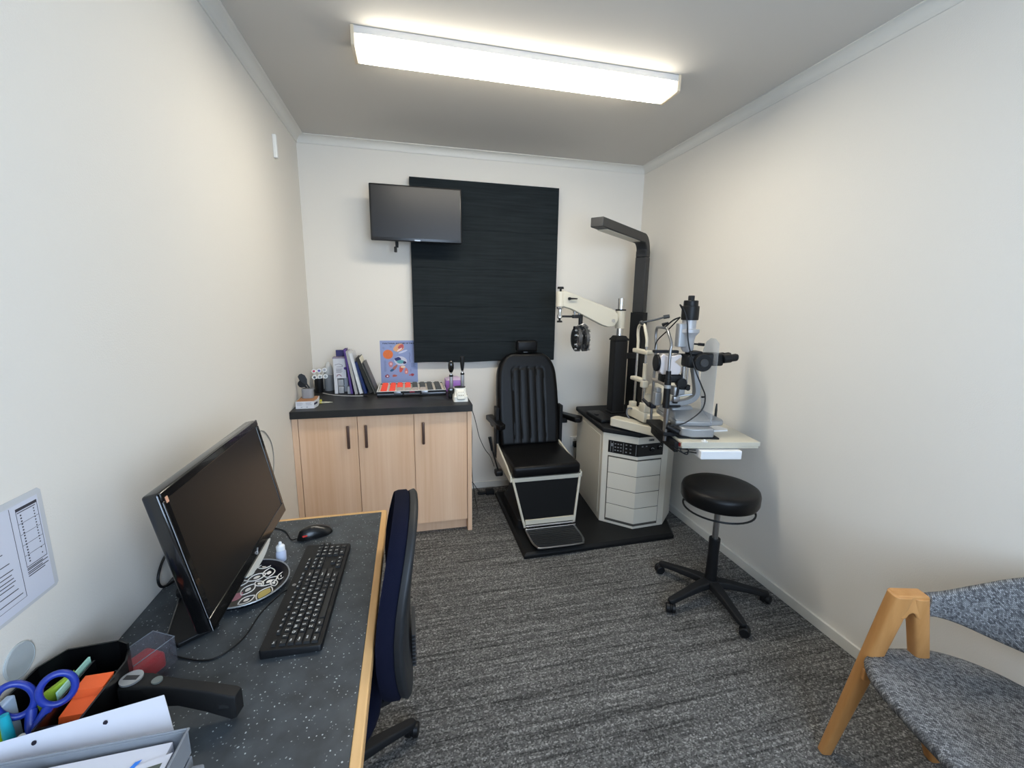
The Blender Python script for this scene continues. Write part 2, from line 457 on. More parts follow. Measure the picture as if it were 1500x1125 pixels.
an = nt.nodes.new('ShaderNodeMath'); an.operation = 'ABSOLUTE'; nt.links.new(sn.outputs['Z'], an.inputs[0])
m2 = nt.nodes.new('ShaderNodeMapRange'); nt.links.new(an.outputs[0], m2.inputs['Value']); m2.inputs['To Min'].default_value = 0.45; m2.inputs['To Max'].default_value = 1.0   # the ribbed side lets less light out
mm = nt.nodes.new('ShaderNodeMath'); mm.operation = 'MULTIPLY'; nt.links.new(mr.outputs[0], mm.inputs[0]); nt.links.new(m2.outputs[0], mm.inputs[1])
nt.links.new(mm.outputs[0], b.inputs['Emission Strength']); b.inputs['Emission Color'].default_value = (1.0, 0.925, 0.785, 1)
G().prism([(-1.206, 2.3742), (-1.206, 2.338), (-1.200, 2.334), (-1.080, 2.334), (-1.074, 2.338), (-1.074, 2.3742)], 0.474, 1.828, M=Matrix(((0, 0, 1, 0), (1, 0, 0, 0), (0, 1, 0, 0), (0, 0, 0, 1)))).build('diffuser', dm, t)
for x0, x1 in ((0.462, 0.474), (1.828, 1.840)):
    G().prism([(-1.211, 2.3999), (-1.211, 2.336), (-1.204, 2.331), (-1.076, 2.331), (-1.069, 2.336), (-1.069, 2.3999)], x0, x1, M=Matrix(((0, 0, 1, 0), (1, 0, 0, 0), (0, 1, 0, 0), (0, 0, 0, 1)))).build('end_cap', mat('light_end_cap', 'D9C9AE', 0.4), t, bevel=0.0015)

# ================================================================== TELEVISION on the back wall
t = thing('television', (0.707, -0.17, 1.94), 'flat black television mounted on a bracket on the back wall, overlapping the dark blind', 'television')
G().bbox(0.4275, 0.9875, -0.205, -0.175, 1.777, 2.108, 0.006).build('bezel', mat('tv_bezel', '141416', 0.3), t)
G().box(0.438, 0.977, -0.2062, -0.2045, 1.797, 2.098).build('screen', mat('tv_screen', '19191C', 0.33, spec=0.42), t)
G().box(0.690, 0.726, -0.2070, -0.2045, 1.781, 1.788).build('badge', STEEL, t)
G().bbox(0.55, 0.86, -0.176, -0.14, 1.83, 2.04, 0.015).build('back_housing', BLACKP, t)
gm = G(); gm.box(0.59, 0.61, -0.142, -0.115, 1.82, 2.04); gm.box(0.53, 0.65, -0.012, 0.0, 1.84, 2.02); gm.box(0.56, 0.84, -0.116, -0.106, 1.90, 1.96)
gm.cyl((0.70, -0.11, 1.93), (0.59, -0.012, 1.93), 0.016)
gm.build('wall_bracket', MATBLACK, t)
gm = G(); gm.box(0.570, 0.590, -0.150, -0.135, 1.745, 1.83); gm.box(0.562, 0.580, -0.150, -0.135, 1.715, 1.75)
gm.build('tilt_lever', MATBLACK, t, bevel=0.003)

# ================================================================== ROMAN BLIND
zs = [2.200, 2.196]
prof = [(-0.010, 2.200), (-0.052, 2.200), (-0.055, 2.196)]
for k, zf in enumerate((1.889, 1.631, 1.377, 1.13)):
    prof += [(-0.0515, zf + 0.006), (-0.0522, zf + 0.001), (-0.0495, zf - 0.001)]
    prof += [(-0.0505, zf - 0.004)]
prof += [(-0.048, 0.992), (-0.044, 0.988), (-0.036, 0.988), (-0.036, 2.19), (-0.010, 2.19)]
t = thing('roman_blind', (1.17, -0.04, 2.20), 'large black fabric blind hanging flat over the back wall', 'blind')
gm = G(); nseg = 40
rings = []
for i in range(nseg + 1):
    x = 0.668 + (1.690 - 0.668) * i / nseg
    w_ = 0.0015 * math.sin(i * 0.9) + 0.001 * math.sin(i * 2.3 + 1)
    rings.append([(x, y + (w_ if y < -0.04 else 0), z + 0.003 * math.sin(i * 0.35)) if z < 2.1 else (x, y, z) for y, z in prof])
gm.loft(rings); gm.build('fabric', BLIND, t, angle=25)
G().box(0.672, 1.686, -0.0358, -0.0002, 2.165, 2.1885).build('head_rail', mat('blind_rail', '2A2C2E', 0.5), t)
G().box(0.672, 1.686, -0.0356, -0.0300, 0.990, 1.012).build('bottom_rail', mat('blind_rail', '2A2C2E', 0.5), t)

# small white cable duct on left wall
t = solo(G().bbox(0.0, 0.018, -0.532, -0.508, 2.112, 2.222, 0.003), 'wall_switch', WHITEP, 'small narrow white plastic box high on the left wall', 'switch box')

# ================================================================== STORAGE CABINET
t = thing('storage_cabinet', (0.5, -0.3, 0), 'pale wood cabinet with three doors against the back wall', 'cabinet')
gm = G(); gm.box(0.003, 0.960, -0.600, -0.016, 0.075, 0.7728); gm.build('carcass', OAK, t)
G().box(0.003, 0.959, -0.570, -0.555, 0.0, 0.0749).build('plinth', OAK, t)
G().box(0.9605, 0.987, -0.620, -0.016, 0.0, 0.7728).build('end_panel', OAK, t, bevel=0.001)
G().box(0.001, 0.0315, -0.620, -0.6005, 0.078, 0.7728).build('filler_panel', OAK, t, bevel=0.001)
for x0, x1, hx in ((0.0345, 0.338, 0.291), (0.341, 0.648, 0.386), (0.651, 0.957, 0.702)):
    d = G().box(x0, x1, -0.620, -0.6005, 0.080, 0.7690).build('door', OAK, t, bevel=0.001)
    gm = G(); gm.bbox(hx - 0.008, hx + 0.008, -0.650, -0.638, 0.588, 0.722, 0.005)
    gm.cyl((hx, -0.64, 0.603), (hx, -0.6198, 0.603), 0.005); gm.cyl((hx, -0.64, 0.707), (hx, -0.6198, 0.707), 0.005)
    h = gm.build('handle', BRONZE, d)
solo(G().box(0.0008, 0.990, -0.645, -0.0008, 0.773, 0.814), 'worktop', WORKTOP, 'dark charcoal stone-look worktop lying on the pale wood cabinet', 'worktop', bevel=0.002)

# ================================================================== DESK
DZ = 0.665
t = thing('desk', (0.27, -2.2, 0), 'desk with speckled slate top and honey wood edging along the left wall', 'desk')
G().box(0.0015, 0.524, -3.00, -1.603, 0.637, DZ).build('desktop', DESKTOP, t)
G().prism([(0.5242, -3.00), (0.5242, -1.6028), (0.0015, -1.6028), (0.0015, -1.588), (0.536, -1.588), (0.541, -1.593), (0.543, -1.60), (0.543, -3.00)], 0.633, DZ + 0.0006).build('wood_edging', EDGE, t, bevel=0.003)
for y in (-1.68, -2.92):
    G().box(0.03, 0.47, y - 0.012, y + 0.012, 0.0, 0.6365).build('leg', OAK, t, bevel=0.001)
G().box(0.03, 0.048, -2.9075, -1.6925, 0.30, 0.6365).build('back_panel', OAK, t)

# ================================================================== BASE PLATFORM of the refraction unit
t = thing('base_platform', (1.75, -0.6, 0), 'low black floor platform carrying the examination chair and the instrument stand', 'platform')
pf = [(1.224, -0.999), (2.176, -0.981), (2.318, -0.62), (2.318, -0.16), (1.224, -0.16)]
pt = [(1.238, -0.985), (2.166, -0.967), (2.306, -0.615), (2.306, -0.172), (1.238, -0.172)]
G().prism(pf, 0.0005, 0.022).prism(pf, 0.0218, 0.033, top=pt).build('platform_plate', mat('platform_black', '121314', 0.5, bump=0.2, bscale=700, spec=0.25), t, bevel=0.003)
PZ = 0.0335

# ================================================================== EXAMINATION CHAIR
t = thing('examination_chair', (1.44, -0.5, PZ), 'tall black vinyl examination chair with cream frame, ribbed back and footrest', 'chair')
gm = G()
gm.loft([[(x, y, z) for x, y in rrect(1.255 + k, 1.62 - k, -0.735 + k * 1.2, -0.30 - k, 0.03)] for z, k in ((PZ, 0.0), (0.09, 0.0), (0.115, 0.02), (0.30, 0.05), (0.33, 0.05))])
gm.build('pedestal', MATBLACK, t)
# seat frame
gm = G()
for x0, x1 in ((1.205, 1.217), (1.655, 1.667)):
    gm.prism([(-0.25, 0.335), (-0.715, 0.335), (-0.722, 0.342), (-0.722, 0.372), (-0.60, 0.400), (-0.25, 0.455)], x0, x1, M=Matrix(((0, 0, 1, 0), (1, 0, 0, 0), (0, 1, 0, 0), (0, 0, 0, 1))))
gm.box(1.2172, 1.6548, -0.722, -0.706, 0.336, 0.362); gm.box(1.2172, 1.6548, -0.70, -0.26, 0.333, 0.345)
gm.build('seat_frame', CREAM, t, bevel=0.002)
# cushion
gm = G(); gm.bbox(1.219, 1.653, -0.735, -0.285, 0.364, 0.437, 0.022, seg=4)
gm.build('seat', VINYL, t)
# backrest: padded, with a ribbed panel
def back_shell():
    gm = G(); NX, NT = 72, 64; Hh = 0.655; tilt = math.radians(13)
    up = Vector((0, math.sin(tilt), math.cos(tilt))); nrm = Vector((0, -math.cos(tilt), math.sin(tilt))); o = Vector((1.443, -0.300, 0.425))
    def hw(w):
        b = 0.212 + 0.012 * math.sin(PI * min(1, w / 0.5)) if w < 0.35 else 0.2226 - 0.0 * w
        if w < 0.35: return b
        s_ = (w - 0.35) / (Hh - 0.35)
        q_ = max(0.0, (w - 0.475) / (Hh - 0.475)); return 0.2226 * (1 - 0.10 * s_ ** 1.5) * ((1 - q_ ** 2.5) ** 0.45 * 0.66 + 0.34)
    front = []; back = []
    for j in range(NT + 1):
        w = Hh * j / NT; h_ = hw(w)
        rf = []; rb = []
        for i in range(NX + 1):
            s_ = -1 + 2 * i / NX; x = s_ * h_
            e = min(1.0, max(0.0, (1 - abs(s_)) * h_ / 0.035)); et = min(1.0, (Hh - w) / 0.035, w / 0.02 + 0.15)
            d = 0.040 + 0.030 * math.sqrt(1 - (1 - e) ** 2) * math.sqrt(max(0, 1 - (1 - et) ** 2))
            inx = abs(x) < 0.114; top_ = 0.545 - 0.02 * (max(0, abs(x) - 0.085) / 0.03) ** 2 * (1 if abs(x) > 0.085 else 0)
            if w < top_:
                for gx in (-0.113, -0.060, 0.0, 0.058, 0.113):
                    wd = 0.0045
                    d -= 0.0050 * math.exp(-((x - gx) / wd) ** 2) * (1.0 if w > 0.06 else w / 0.06)
                if inx: d += 0.002 * (0.5 + 0.5 * math.cos((x) / 0.0575 * 2 * PI + PI)) * min(1, (top_ - w) / 0.02)
            if inx or abs(abs(x) - 0.114) < 0.01: d -= 0.005 * math.exp(-((w - top_) / 0.005) ** 2)
            p = o + Vector((x, 0, 0)) + up * w
            rf.append(p + nrm * (d - 0.035)); rb.append(p - nrm * 0.033)
        front.append(rf); back.append(rb)
    rings = [front[j] + back[j][::-1] for j in range(NT + 1)]
    gm.loft(rings)
    return gm
back_shell().build('backrest', VINYL, t, angle=50)
gm = G(); gm.bbox(1.366, 1.516, -0.205, -0.145, 1.070, 1.150, 0.016, seg=4, M=None); gm.build('headrest', VINYL, t)
gm = G(); gm.box(1.425, 1.455, -0.160, -0.148, 0.98, 1.10); gm.build('headrest_post', STEEL, t)
gm = G(); gm.box(1.20, 1.222, -0.30, -0.225, 0.34, 0.70); gm.box(1.662, 1.684, -0.30, -0.225, 0.34, 0.70); gm.box(1.222, 1.662, -0.262, -0.235, 0.34, 0.42); gm.build('back_bracket', MATBLACK, t, bevel=0.004)
for pts in ([(1.158, -0.130), (1.212, -0.120), (1.245, -0.405), (1.205, -0.435), (1.180, -0.41)], [(1.683, -0.130), (1.738, -0.130), (1.842, -0.300), (1.800, -0.350), (1.762, -0.335)]):
    a = G(); a.prism(pts, 0.577, 0.614); arm = a.build('armrest', VINYL, t, bevel=0.009, seg=3)
    mx = sum(p[0] for p in pts[:2]) / 2; s_ = 1 if mx > 1.4 else -1
    q = G(); q.box(min(mx + 0.005 * s_, 1.20 if s_ < 0 else 1.684), max(mx - 0.0, 1.214 if s_ < 0 else 1.74), -0.25, -0.19, 0.555, 0.588); q.build('arm_bracket', BLACKP, arm, bevel=0.003)
# leg rest: tapering cream frame, black panel, chrome bars and ribbed footplate
A0, A1, B0, B1 = Vector((1.222, -0.728, 0.345)), Vector((1.650, -0.728, 0.345)), Vector((1.286, -0.775, 0.078)), Vector((1.603, -0.775, 0.078))
gm = G()
for p, q in ((A0, B0), (A1, B1)):
    gm.tube([p, q + Vector((0, 0, -0.012))], 0.0075, 8, smooth=0)
gm.box(1.288, 1.601, -0.782, -0.770, 0.085, 0.112)
gm.build('legrest_frame', CREAM, t)
gm = G(); gm.poly([A0 + Vector((0.006, 0.004, -0.008)), A1 + Vector((-0.006, 0.004, -0.008)), Vector((1.597, -0.766, 0.114)), Vector((1.292, -0.766, 0.114)),
                   A0 + Vector((0.006, 0.016, -0.008)), A1 + Vector((-0.006, 0.016, -0.008)), Vector((1.597, -0.754, 0.114)), Vector((1.292, -0.754, 0.114))],
                  [(0, 1, 2, 3), (7, 6, 5, 4), (0, 4, 5, 1), (1, 5, 6, 2), (2, 6, 7, 3), (3, 7, 4, 0)])
gm.build('legrest_panel', mat('legrest_panel_black', '0F1011', 0.75, bump=0.2, bscale=500, spec=0.2), t)
gm = G(); gm.cyl((1.286, -0.792, 0.079), (1.603, -0.792, 0.079), 0.006); gm.cyl((1.286, -0.800, 0.064), (1.603, -0.800, 0.064), 0.005)
gm.build('footrest_bar', CHROME, t)
fp = [(1.285, -0.806), (1.592, -0.806), (1.592, -0.93), (1.575, -0.985), (1.545, -1.000), (1.325, -1.000), (1.300, -0.985), (1.285, -0.93)]
fo = G(); fo.prism(fp, 0.055, 0.062)
for k in range(9):
    y = -0.815 - k * 0.020; i_ = 0.004 + max(0, (abs(y) - 0.92)) * 0.35
    fo.box(1.290 + i_, 1.588 - i_, y - 0.012, y - 0.0, 0.062, 0.0655)
fo.build('footplate', mat('footplate_rubber', '232426', 0.4), t)
gm = G(); gm.tube([(1.285, -0.800, 0.062), (1.287, -0.93, 0.060), (1.302, -0.987, 0.060), (1.328, -1.004, 0.060), (1.545, -1.004, 0.060), (1.578, -0.987, 0.060), (1.594, -0.93, 0.060), (1.594, -0.800, 0.062)], 0.0055, 8, smooth=4)
gm.build('footplate_rim', STEEL, t)
gm = G(); gm.bbox(1.155, 1.204, -0.525, -0.465, 0.300, 0.335, 0.008); lv0 = gm.build('lever_mount', BLACKP, t)
gm = G(); gm.tube([(1.178, -0.49, 0.33), (1.150, -0.485, 0.43), (1.140, -0.48, 0.47)], 0.005, 8); gm.tube([(1.140, -0.48, 0.465), (1.124, -0.475, 0.555)], [0.008, 0.011], 10, smooth=0)
gm.build('recline_lever', BLACKP, t)

# ================================================================== REFRACTION UNIT CABINET
UA, UB, UD = (1.793, -0.732), (1.951, -0.880), (2.165, -0.866)
plan = [UA, UB, UD, (2.300, -0.735), (2.300, -0.20), (1.838, -0.20)]
t = thing('instrument_cabinet', (2.05, -0.5, PZ), 'grey angular instrument cabinet with four bent-front drawers, black control strip and black top', 'cabinet')
G().prism(plan, PZ, 0.626).build('body', UNITG, t, bevel=0.003)
tp = [(1.781, -0.738), (1.950, -0.895), (2.172, -0.881), (2.314, -0.742), (2.314, -0.185), (1.826, -0.185)]
G().prism(tp, 0.6265, 0.660).build('top', MATBLACK, t, bevel=0.010, seg=3)
def lerp(a, b, f): return (a[0] + (b[0] - a[0]) * f, a[1] + (b[1] - a[1]) * f)
def nout(a, b):
    d = Vector((b[0] - a[0], b[1] - a[1])).normalized(); return Vector((d.y, -d.x))
N1, N2 = nout(UA, UB), nout(UB, UD)
def bent(f0, f1, off0, off1):
    a = Vector(lerp(UA, UB, f0)); d = Vector(lerp(UB, UD, f1)); bis = (N1 + N2).normalized(); k = 1 / bis.dot(N1)
    bv = Vector(UB)
    return [tuple(a + N1 * off0), tuple(bv + bis * k * off0), tuple(d + N2 * off0), tuple(d + N2 * off1), tuple(bv + bis * k * off1), tuple(a + N1 * off1)]
G().prism(bent(0.165, 0.790, 0.0002, 0.0015), 0.052, 0.484).build('drawer_shade_sheet', mat('drawer_gap_shade', '4A4640', 0.6), t)  # dark sheet on the flat body paints in the shade around the drawers
for k in range(4):
    z1 = 0.476 - k * 0.1025
    G().prism(bent(0.195, 0.765, 0.0017, 0.006), z1 - 0.0985, z1).build('drawer', UNITG, t, bevel=0.0012)
pn = G().prism(bent(0.165, 0.815, 0.0003, 0.003), 0.505, 0.583).build('control_panel', mat('control_panel_black', '0F1011', 0.3), t)
def unit_face(side, f, z):  # frame on the bent front
    a, b_, n_ = (UA, UB, N1) if side == 0 else (UB, UD, N2)
    p = Vector(lerp(a, b_, f)) + n_ * 0.003
    d = Vector((b_[0] - a[0], b_[1] - a[1], 0)).normalized()
    return frame((p.x, p.y, z), d, (0, 0, 1))
BTN = mat('control_button_grey', '85878A', 0.4)
for f in (0.235, 0.31, 0.60, 0.955):
    G().box(-0.0012, 0.0012, -0.033, 0.033, 0, 0.0012, M=unit_face(0, f, 0.544)).build('panel_divider', BTN, pn)
for i, f in enumerate((0.37, 0.45, 0.53)):
    for z in (0.565, 0.544, 0.524):
        G().box(-0.0042, 0.0042, -0.003, 0.003, 0, 0.002, M=unit_face(0, f, z)).build('button', BTN, pn)
for f in (0.68, 0.80):
    for z in (0.568, 0.545, 0.522):
        G().box(-0.0045, 0.0045, -0.003, 0.003, 0, 0.002, M=unit_face(0, f, z)).build('button', BTN, pn)
G().box(-0.0045, 0.0045, -0.009, 0.009, 0, 0.002, M=unit_face(0, 0.273, 0.556)).build('button', BTN, pn)
for f in (0.13, 0.26):
    G().box(-0.005, 0.005, -0.003, 0.003, 0, 0.002, M=unit_face(1, f, 0.568)).build('button', BTN, pn)
for f, z in ((0.43, 0.545), (0.68, 0.553)):
    M_ = unit_face(1, f, z)
    k = G().cyl(M_ @ Vector((0, 0, 0)), M_ @ Vector((0, 0, 0.014)), 0.0135, 0.0115, 24).build('knob', BLACKP, pn)
    G().tube([M_ @ Vector((0.0128 * math.cos(a), 0.0128 * math.sin(a), 0.010)) for a in [PI * 0.15 + PI * 0.6 * i / 8 for i in range(9)]], 0.0011, 6, smooth=0).build('dial_mark', WHITEP, k)
bd = G().box(-0.018, 0.018, -0.0055, 0.0055, -0.0028, -0.001, M=unit_face(1, 0.42, 0.604)).build('badge', BLACKP, t)
G().box(-0.0165, -0.0105, -0.004, 0.004, -0.001, -0.0004, M=unit_face(1, 0.42, 0.604)).box(-0.007, 0.015, -0.001, 0.001, -0.001, -0.0004, M=unit_face(1, 0.42, 0.604)).build('badge_mark', SILVER, bd)
# inset side panel
dl = Vector((1.838 - 1.793, -0.20 + 0.732, 0)).normalized()
Ms = frame((1.793, -0.732, 0), -dl, (0, 0, 1))
G().box(-0.50, -0.035, 0.075, 0.595, 0.0002, 0.003, M=Ms).build('side_panel', UNITG, t, bevel=0.0015)
t = solo(G().bbox(1.806, 1.905, -0.665, -0.42, 0.6605, 0.686, 0.008).bbox(1.818, 1.838, -0.56, -0.53, 0.686, 0.693, 0.002), 'equipment_case', BLACKP, 'flat black plastic case on the black top of the grey instrument cabinet', 'case')

# ================================================================== LAMP POST (tall, black, overhead arm)
t = thing('overhead_lamp', (2.262, -0.245, PZ), 'tall square black lamp post with a long arm reaching over the examination chair', 'lamp')
ad = Vector((-0.757, -0.654, 0)).normalized(); pd = Vector((-ad.y, ad.x, 0))
base = Vector((2.262, -0.245, 0))
def sq(c, a, b_, hw, hd): return [c + a * sx_ * hw + b_ * sy_ * hd for sx_, sy_ in ((-1, -1), (1, -1), (1, 1), (-1, 1))]
# the lower sleeve stands on the cabinet top
G().loft([sq(base + Vector((0, 0, z)), ad, pd, 0.047, 0.047) for z in (0.661, 1.352)]).build('lower_post', MATBLACK, t, bevel=0.004)
G().loft([sq(base + Vector((0, 0, z)), ad, pd, 0.039, 0.039) for z in (1.3525, 1.735)]).build('upper_post', mat('post_charcoal', '2B2C2D', 0.5), t, bevel=0.004)
rings = []
zc = 1.855; R_ = 0.085
path = [(base + Vector((0, 0, 1.7355)), Vector((0, 0, 1)))]
for i in range(9):
    a = PI / 2 * i / 8
    c_ = base + ad * R_ + Vector((0, 0, zc - R_)); p = c_ - ad * R_ * math.cos(a) + Vector((0, 0, R_ * math.sin(a)))
    path.append((p, Vector((0, 0, 1)) * math.cos(a) + ad * math.sin(a)))
path.append((base + ad * 0.775 + Vector((0, 0, zc)), ad))
for i, (p, d) in enumerate(path):
    u_ = pd.cross(d).normalized(); th = 0.036 if i < 2 else (0.030 if i < len(path) - 1 else 0.026)
    rings.append([p + pd * a * 0.039 + u_ * b_ * th for a, b_ in ((-1, -1), (1, -1), (1, 1), (-1, 1))])
G().loft(rings).build('arm', mat('post_charcoal', '2B2C2D', 0.5), t, bevel=0.004)
Ma = Matrix(((ad.x, pd.x, 0, base.x), (ad.y, pd.y, 0, base.y), (0, 0, 1, 0), (0, 0, 0, 1)))
G().box(0.16, 0.70, -0.030, 0.030, 1.822, 1.8262, M=Ma).build('lamp_lens', mat('unlit_lens', 'B8B5A8', 0.4), t)

# ================================================================== PHOROPTER STAND: black column, chrome pole, cream arm, hanging phoropter
t = thing('phoropter_stand', (2.03, -0.40, 0.6605), 'cream swing arm on a chrome pole and thick black column, holding the lens head', 'instrument arm')
c0 = (2.035, -0.40)
G().prism([(c0[0] - .048, c0[1] - .038), (c0[0] - .036, c0[1] - .046), (c0[0] + .036, c0[1] - .046), (c0[0] + .048, c0[1] - .038), (c0[0] + .048, c0[1] + .04), (c0[0] - .048, c0[1] + .04)], 0.661, 1.165).prism([(c0[0] - .058, c0[1] - .05), (c0[0] + .058, c0[1] - .05), (c0[0] + .058, c0[1] + .05), (c0[0] - .058, c0[1] + .05)], 0.6605, 0.675).build('column', MATBLACK, t, bevel=0.006)
G().prism([(c0[0] - .054, c0[1] - .048), (c0[0] + .054, c0[1] - .048), (c0[0] + .054, c0[1] + .045), (c0[0] - .054, c0[1] + .045)], 1.1655, 1.18, top=[(c0[0] - .050, c0[1] - .044), (c0[0] + .050, c0[1] - .044), (c0[0] + .050, c0[1] + .042), (c0[0] - .050, c0[1] + .042)]).prism([(c0[0] - .046, c0[1] - .042), (c0[0] + .046, c0[1] - .042), (c0[0] + .046, c0[1] + .04), (c0[0] - .046, c0[1] + .04)], 1.18, 1.197, top=[(c0[0] - .034, c0[1] - .034), (c0[0] + .034, c0[1] - .034), (c0[0] + .034, c0[1] + .032), (c0[0] - .034, c0[1] + .032)]).build('column_cap', MATBLACK, t, bevel=0.002)
G().box(c0[0] + .0485, c0[0] + .165, c0[1] + 0.00, c0[1] + 0.035, 1.035, 1.075).build('tie_bracket', MATBLACK, t, bevel=0.003)
G().cyl((c0[0], c0[1], 1.197), (c0[0], c0[1], 1.446), 0.0215, n=24).build('pole', CHROME, t)
G().cyl((c0[0], c0[1], 1.247), (c0[0], c0[1], 1.364), 0.033, n=28).build('collar', CREAM, t)
G().cyl((c0[0], c0[1], 1.3645), (c0[0], c0[1], 1.374), 0.035, n=28).build('collar_ring', BLACKP, t)
a2 = [(1.60, 1.490), (1.640, 1.479), (1.955, 1.372), (1.992, 1.340), (1.992, 1.300), (1.968, 1.262), (1.925, 1.256), (1.880, 1.270), (1.66, 1.372), (1.60, 1.388)]
G().prism(a2, 0.405, 0.455, M=Matrix(((1, 0, 0, 0), (0, 0, -1, 0), (0, 1, 0, 0), (0, 0, 0, 1)))).build('arm', CREAM, t, bevel=0.006, seg=3)
G().cyl((1.590, -0.43, 1.385), (1.590, -0.43, 1.482), 0.026, n=24).build('end_housing', CREAM, t, bevel=0.003)
G().cyl((1.590, -0.43, 1.482), (1.590, -0.43, 1.500), 0.007).cyl((1.590, -0.43, 1.498), (1.590, -0.43, 1.512), 0.022, 0.019).build('knob', BLACKP, t, bevel=0.002)
G().cyl((1.640, -0.456, 1.438), (1.640, -0.472, 1.438), 0.009).tube([(1.640, -0.468, 1.438), (1.690, -0.472, 1.438)], [0.006, 0.004], 8, smooth=0).build('clamp_lever', BLACKP, t)
G().cyl((1.955, -0.4555, 1.300), (1.955, -0.462, 1.300), 0.011, n=20).build('pivot_bolt', CHROME, t)
G().lathe([(0.020, 0), (0.022, -0.008), (0.012, -0.014), (0.012, -0.045), (0.017, -0.055), (0.017, -0.068), (0.010, -0.074)], (1.590, -0.43, 1.384), n=20).build('drop_rod', CHROME, t)
G().cyl((1.590, -0.43, 1.298), (1.590, -0.43, 1.310), 0.007).cyl((1.590, -0.43, 1.286), (1.590, -0.43, 1.298), 0.019, 0.016).build('knob', BLACKP, t, bevel=0.002)
G().tube([(1.600, -0.43, 1.325), (1.690, -0.435, 1.325)], 0.0065, 10, smooth=0).bbox(1.675, 1.745, -0.446, -0.424, 1.314, 1.336, 0.003).bbox(1.722, 1.745, -0.446, -0.424, 1.268, 1.320, 0.003).build('cross_bar', BLACKP, t)
G().cyl((1.690, -0.435, 1.336), (1.690, -0.435, 1.350), 0.006).cyl((1.690, -0.435, 1.350), (1.690, -0.435, 1.357), 0.011).cyl((1.722, -0.435, 1.336), (1.722, -0.435, 1.352), 0.006).build('thumb_screw', STEEL, t)

t = thing('phoropter', (1.74, -0.43, 1.18), 'chrome and black double lens head hanging edge-on from the cream arm', 'phoropter')
gm = G(); gm.bbox(1.690, 1.770, -0.445, -0.415, 1.238, 1.262, 0.005); gm.cyl((1.735, -0.43, 1.26), (1.735, -0.43, 1.280), 0.010); gm.build('head_bar', BLACKP, t)
for x, s_ in ((1.712, 1), (1.762, -1)):
    gm = G(); gm.lathe([(0.030, -0.016), (0.070, -0.015), (0.080, -0.009), (0.080, 0.009), (0.070, 0.015), (0.03, 0.016)], (x, -0.43, 1.180), (1, 0, 0), 32, sx=1.0, sy=1.0)
    hb = gm.build('lens_battery', mat('phoropter_gunmetal', '7A7B7D', 0.25, 0.85), t)
    G().lathe([(0.050, -0.003), (0.056, 0), (0.050, 0.003)], (x + 0.016 * s_ * -1, -0.43, 1.180), (1, 0, 0), 32).build('dial_ring', STEEL, hb)
    for k, (dy, dz) in enumerate(((-0.055, 0.02), (-0.045, -0.045), (-0.02, 0.055), (-0.02, -0.068))):
        G().cyl((x - 0.016, -0.43 + dy, 1.18 + dz), (x + 0.016, -0.43 + dy, 1.18 + dz), 0.0135, n=16).cyl((x - 0.021 if s_ > 0 else x + 0.016, -0.43 + dy, 1.18 + dz), (x - 0.016 if s_ > 0 else x + 0.021, -0.43 + dy, 1.18 + dz), 0.010, n=16).build('dial', STEEL if k % 2 else CHROME, hb)
    for dz in (0.055, 0.025, -0.005, -0.035, -0.065):
        G().cyl((x - 0.017 if s_ > 0 else x + 0.017, -0.475, 1.18 + dz), (x - 0.034 if s_ > 0 else x + 0.026, -0.475, 1.18 + dz), 0.0085, 0.007, n=12).build('knob', CHROME if dz != -0.005 else BLACKP, hb)
G().tube([(1.712, -0.43, 1.262), (1.75, -0.455, 1.275), (1.782, -0.45, 1.255)], 0.006, 8).build('rotation_arm', STEEL, t)

# ================================================================== CREAM LOW SWING ARM over the cabinet top
TU = Vector((0.981, -0.192, 0)); TV = Vector((0.192, 0.981, 0)); TO = Vector((1.889, -1.371, 0))
def tl(s_, v_, z): return TO + TU * s_ + TV * v_ + Vector((0, 0, z))
MT = Matrix(((TU.x, TV.x, 0, TO.x), (TU.y, TV.y, 0, TO.y), (0, 0, 1, 0), (0, 0, 0, 1)))
t = thing('instrument_swing_arm', (1.98, -0.7, 0.6605), 'low cream instrument arm lying across the black cabinet top', 'instrument arm')
sd = Vector((0.50, -0.866, 0)).normalized(); sp = Vector((-sd.y, sd.x, 0)); s0 = Vector((1.842, -0.735, 0))
Msw = Matrix(((sd.x, sp.x, 0, s0.x), (sd.y, sp.y, 0, s0.y), (0, 0, 1, 0), (0, 0, 0, 1)))
G().prism(rrect(0.0, 0.40, -0.028, 0.055, 0.02), 0.672, 0.722, M=Msw).build('arm', CREAM, t, bevel=0.004, seg=3)
G().cyl(Msw @ Vector((0.03, 0.01, 0.6605)), Msw @ Vector((0.03, 0.01, 0.6725)), 0.014).build('foot', BLACKP, t)
G().cyl(Msw @ Vector((-0.0005, 0.0, 0.70)), Msw @ Vector((-0.002, 0.0, 0.70)), 0.0035, n=12).build('screw', BLACKP, t)

# ================================================================== INSTRUMENT TABLE
t = thing('instrument_table', tuple(tl(0.19, 0.27, 0.70)), 'cream wall-side instrument table top carrying the slit lamp', 'table', )
t.location.z = 0.70; WM[t.name] = Matrix.Translation(t.location)
G().prism([(0, 0), (0.384, 0), (0.384, 0.545), (0, 0.545)], 0.7385, 0.760, M=MT).build('tabletop', CREAM, t, bevel=0.0018)
G().prism([(0.004, 0.004), (0.380, 0.004), (0.380, 0.54), (0.004, 0.54)], 0.728, 0.7383, M=MT).build('under_board', CREAM, t, bevel=0.002)
G().box(-0.022, -0.0005, 0.03, 0.26, 0.700, 0.752, M=MT).prism([(-0.020, 0.20), (0.05, 0.20), (0.05, 0.45), (0.0, 0.46)], 0.690, 0.7278, M=MT).build('support_bracket', MATBLACK, t, bevel=0.003)
G().cyl(tl(0.03, 0.44, 0.6605), tl(0.03, 0.44, 0.7278), 0.03).build('pivot_column', MATBLACK, t)
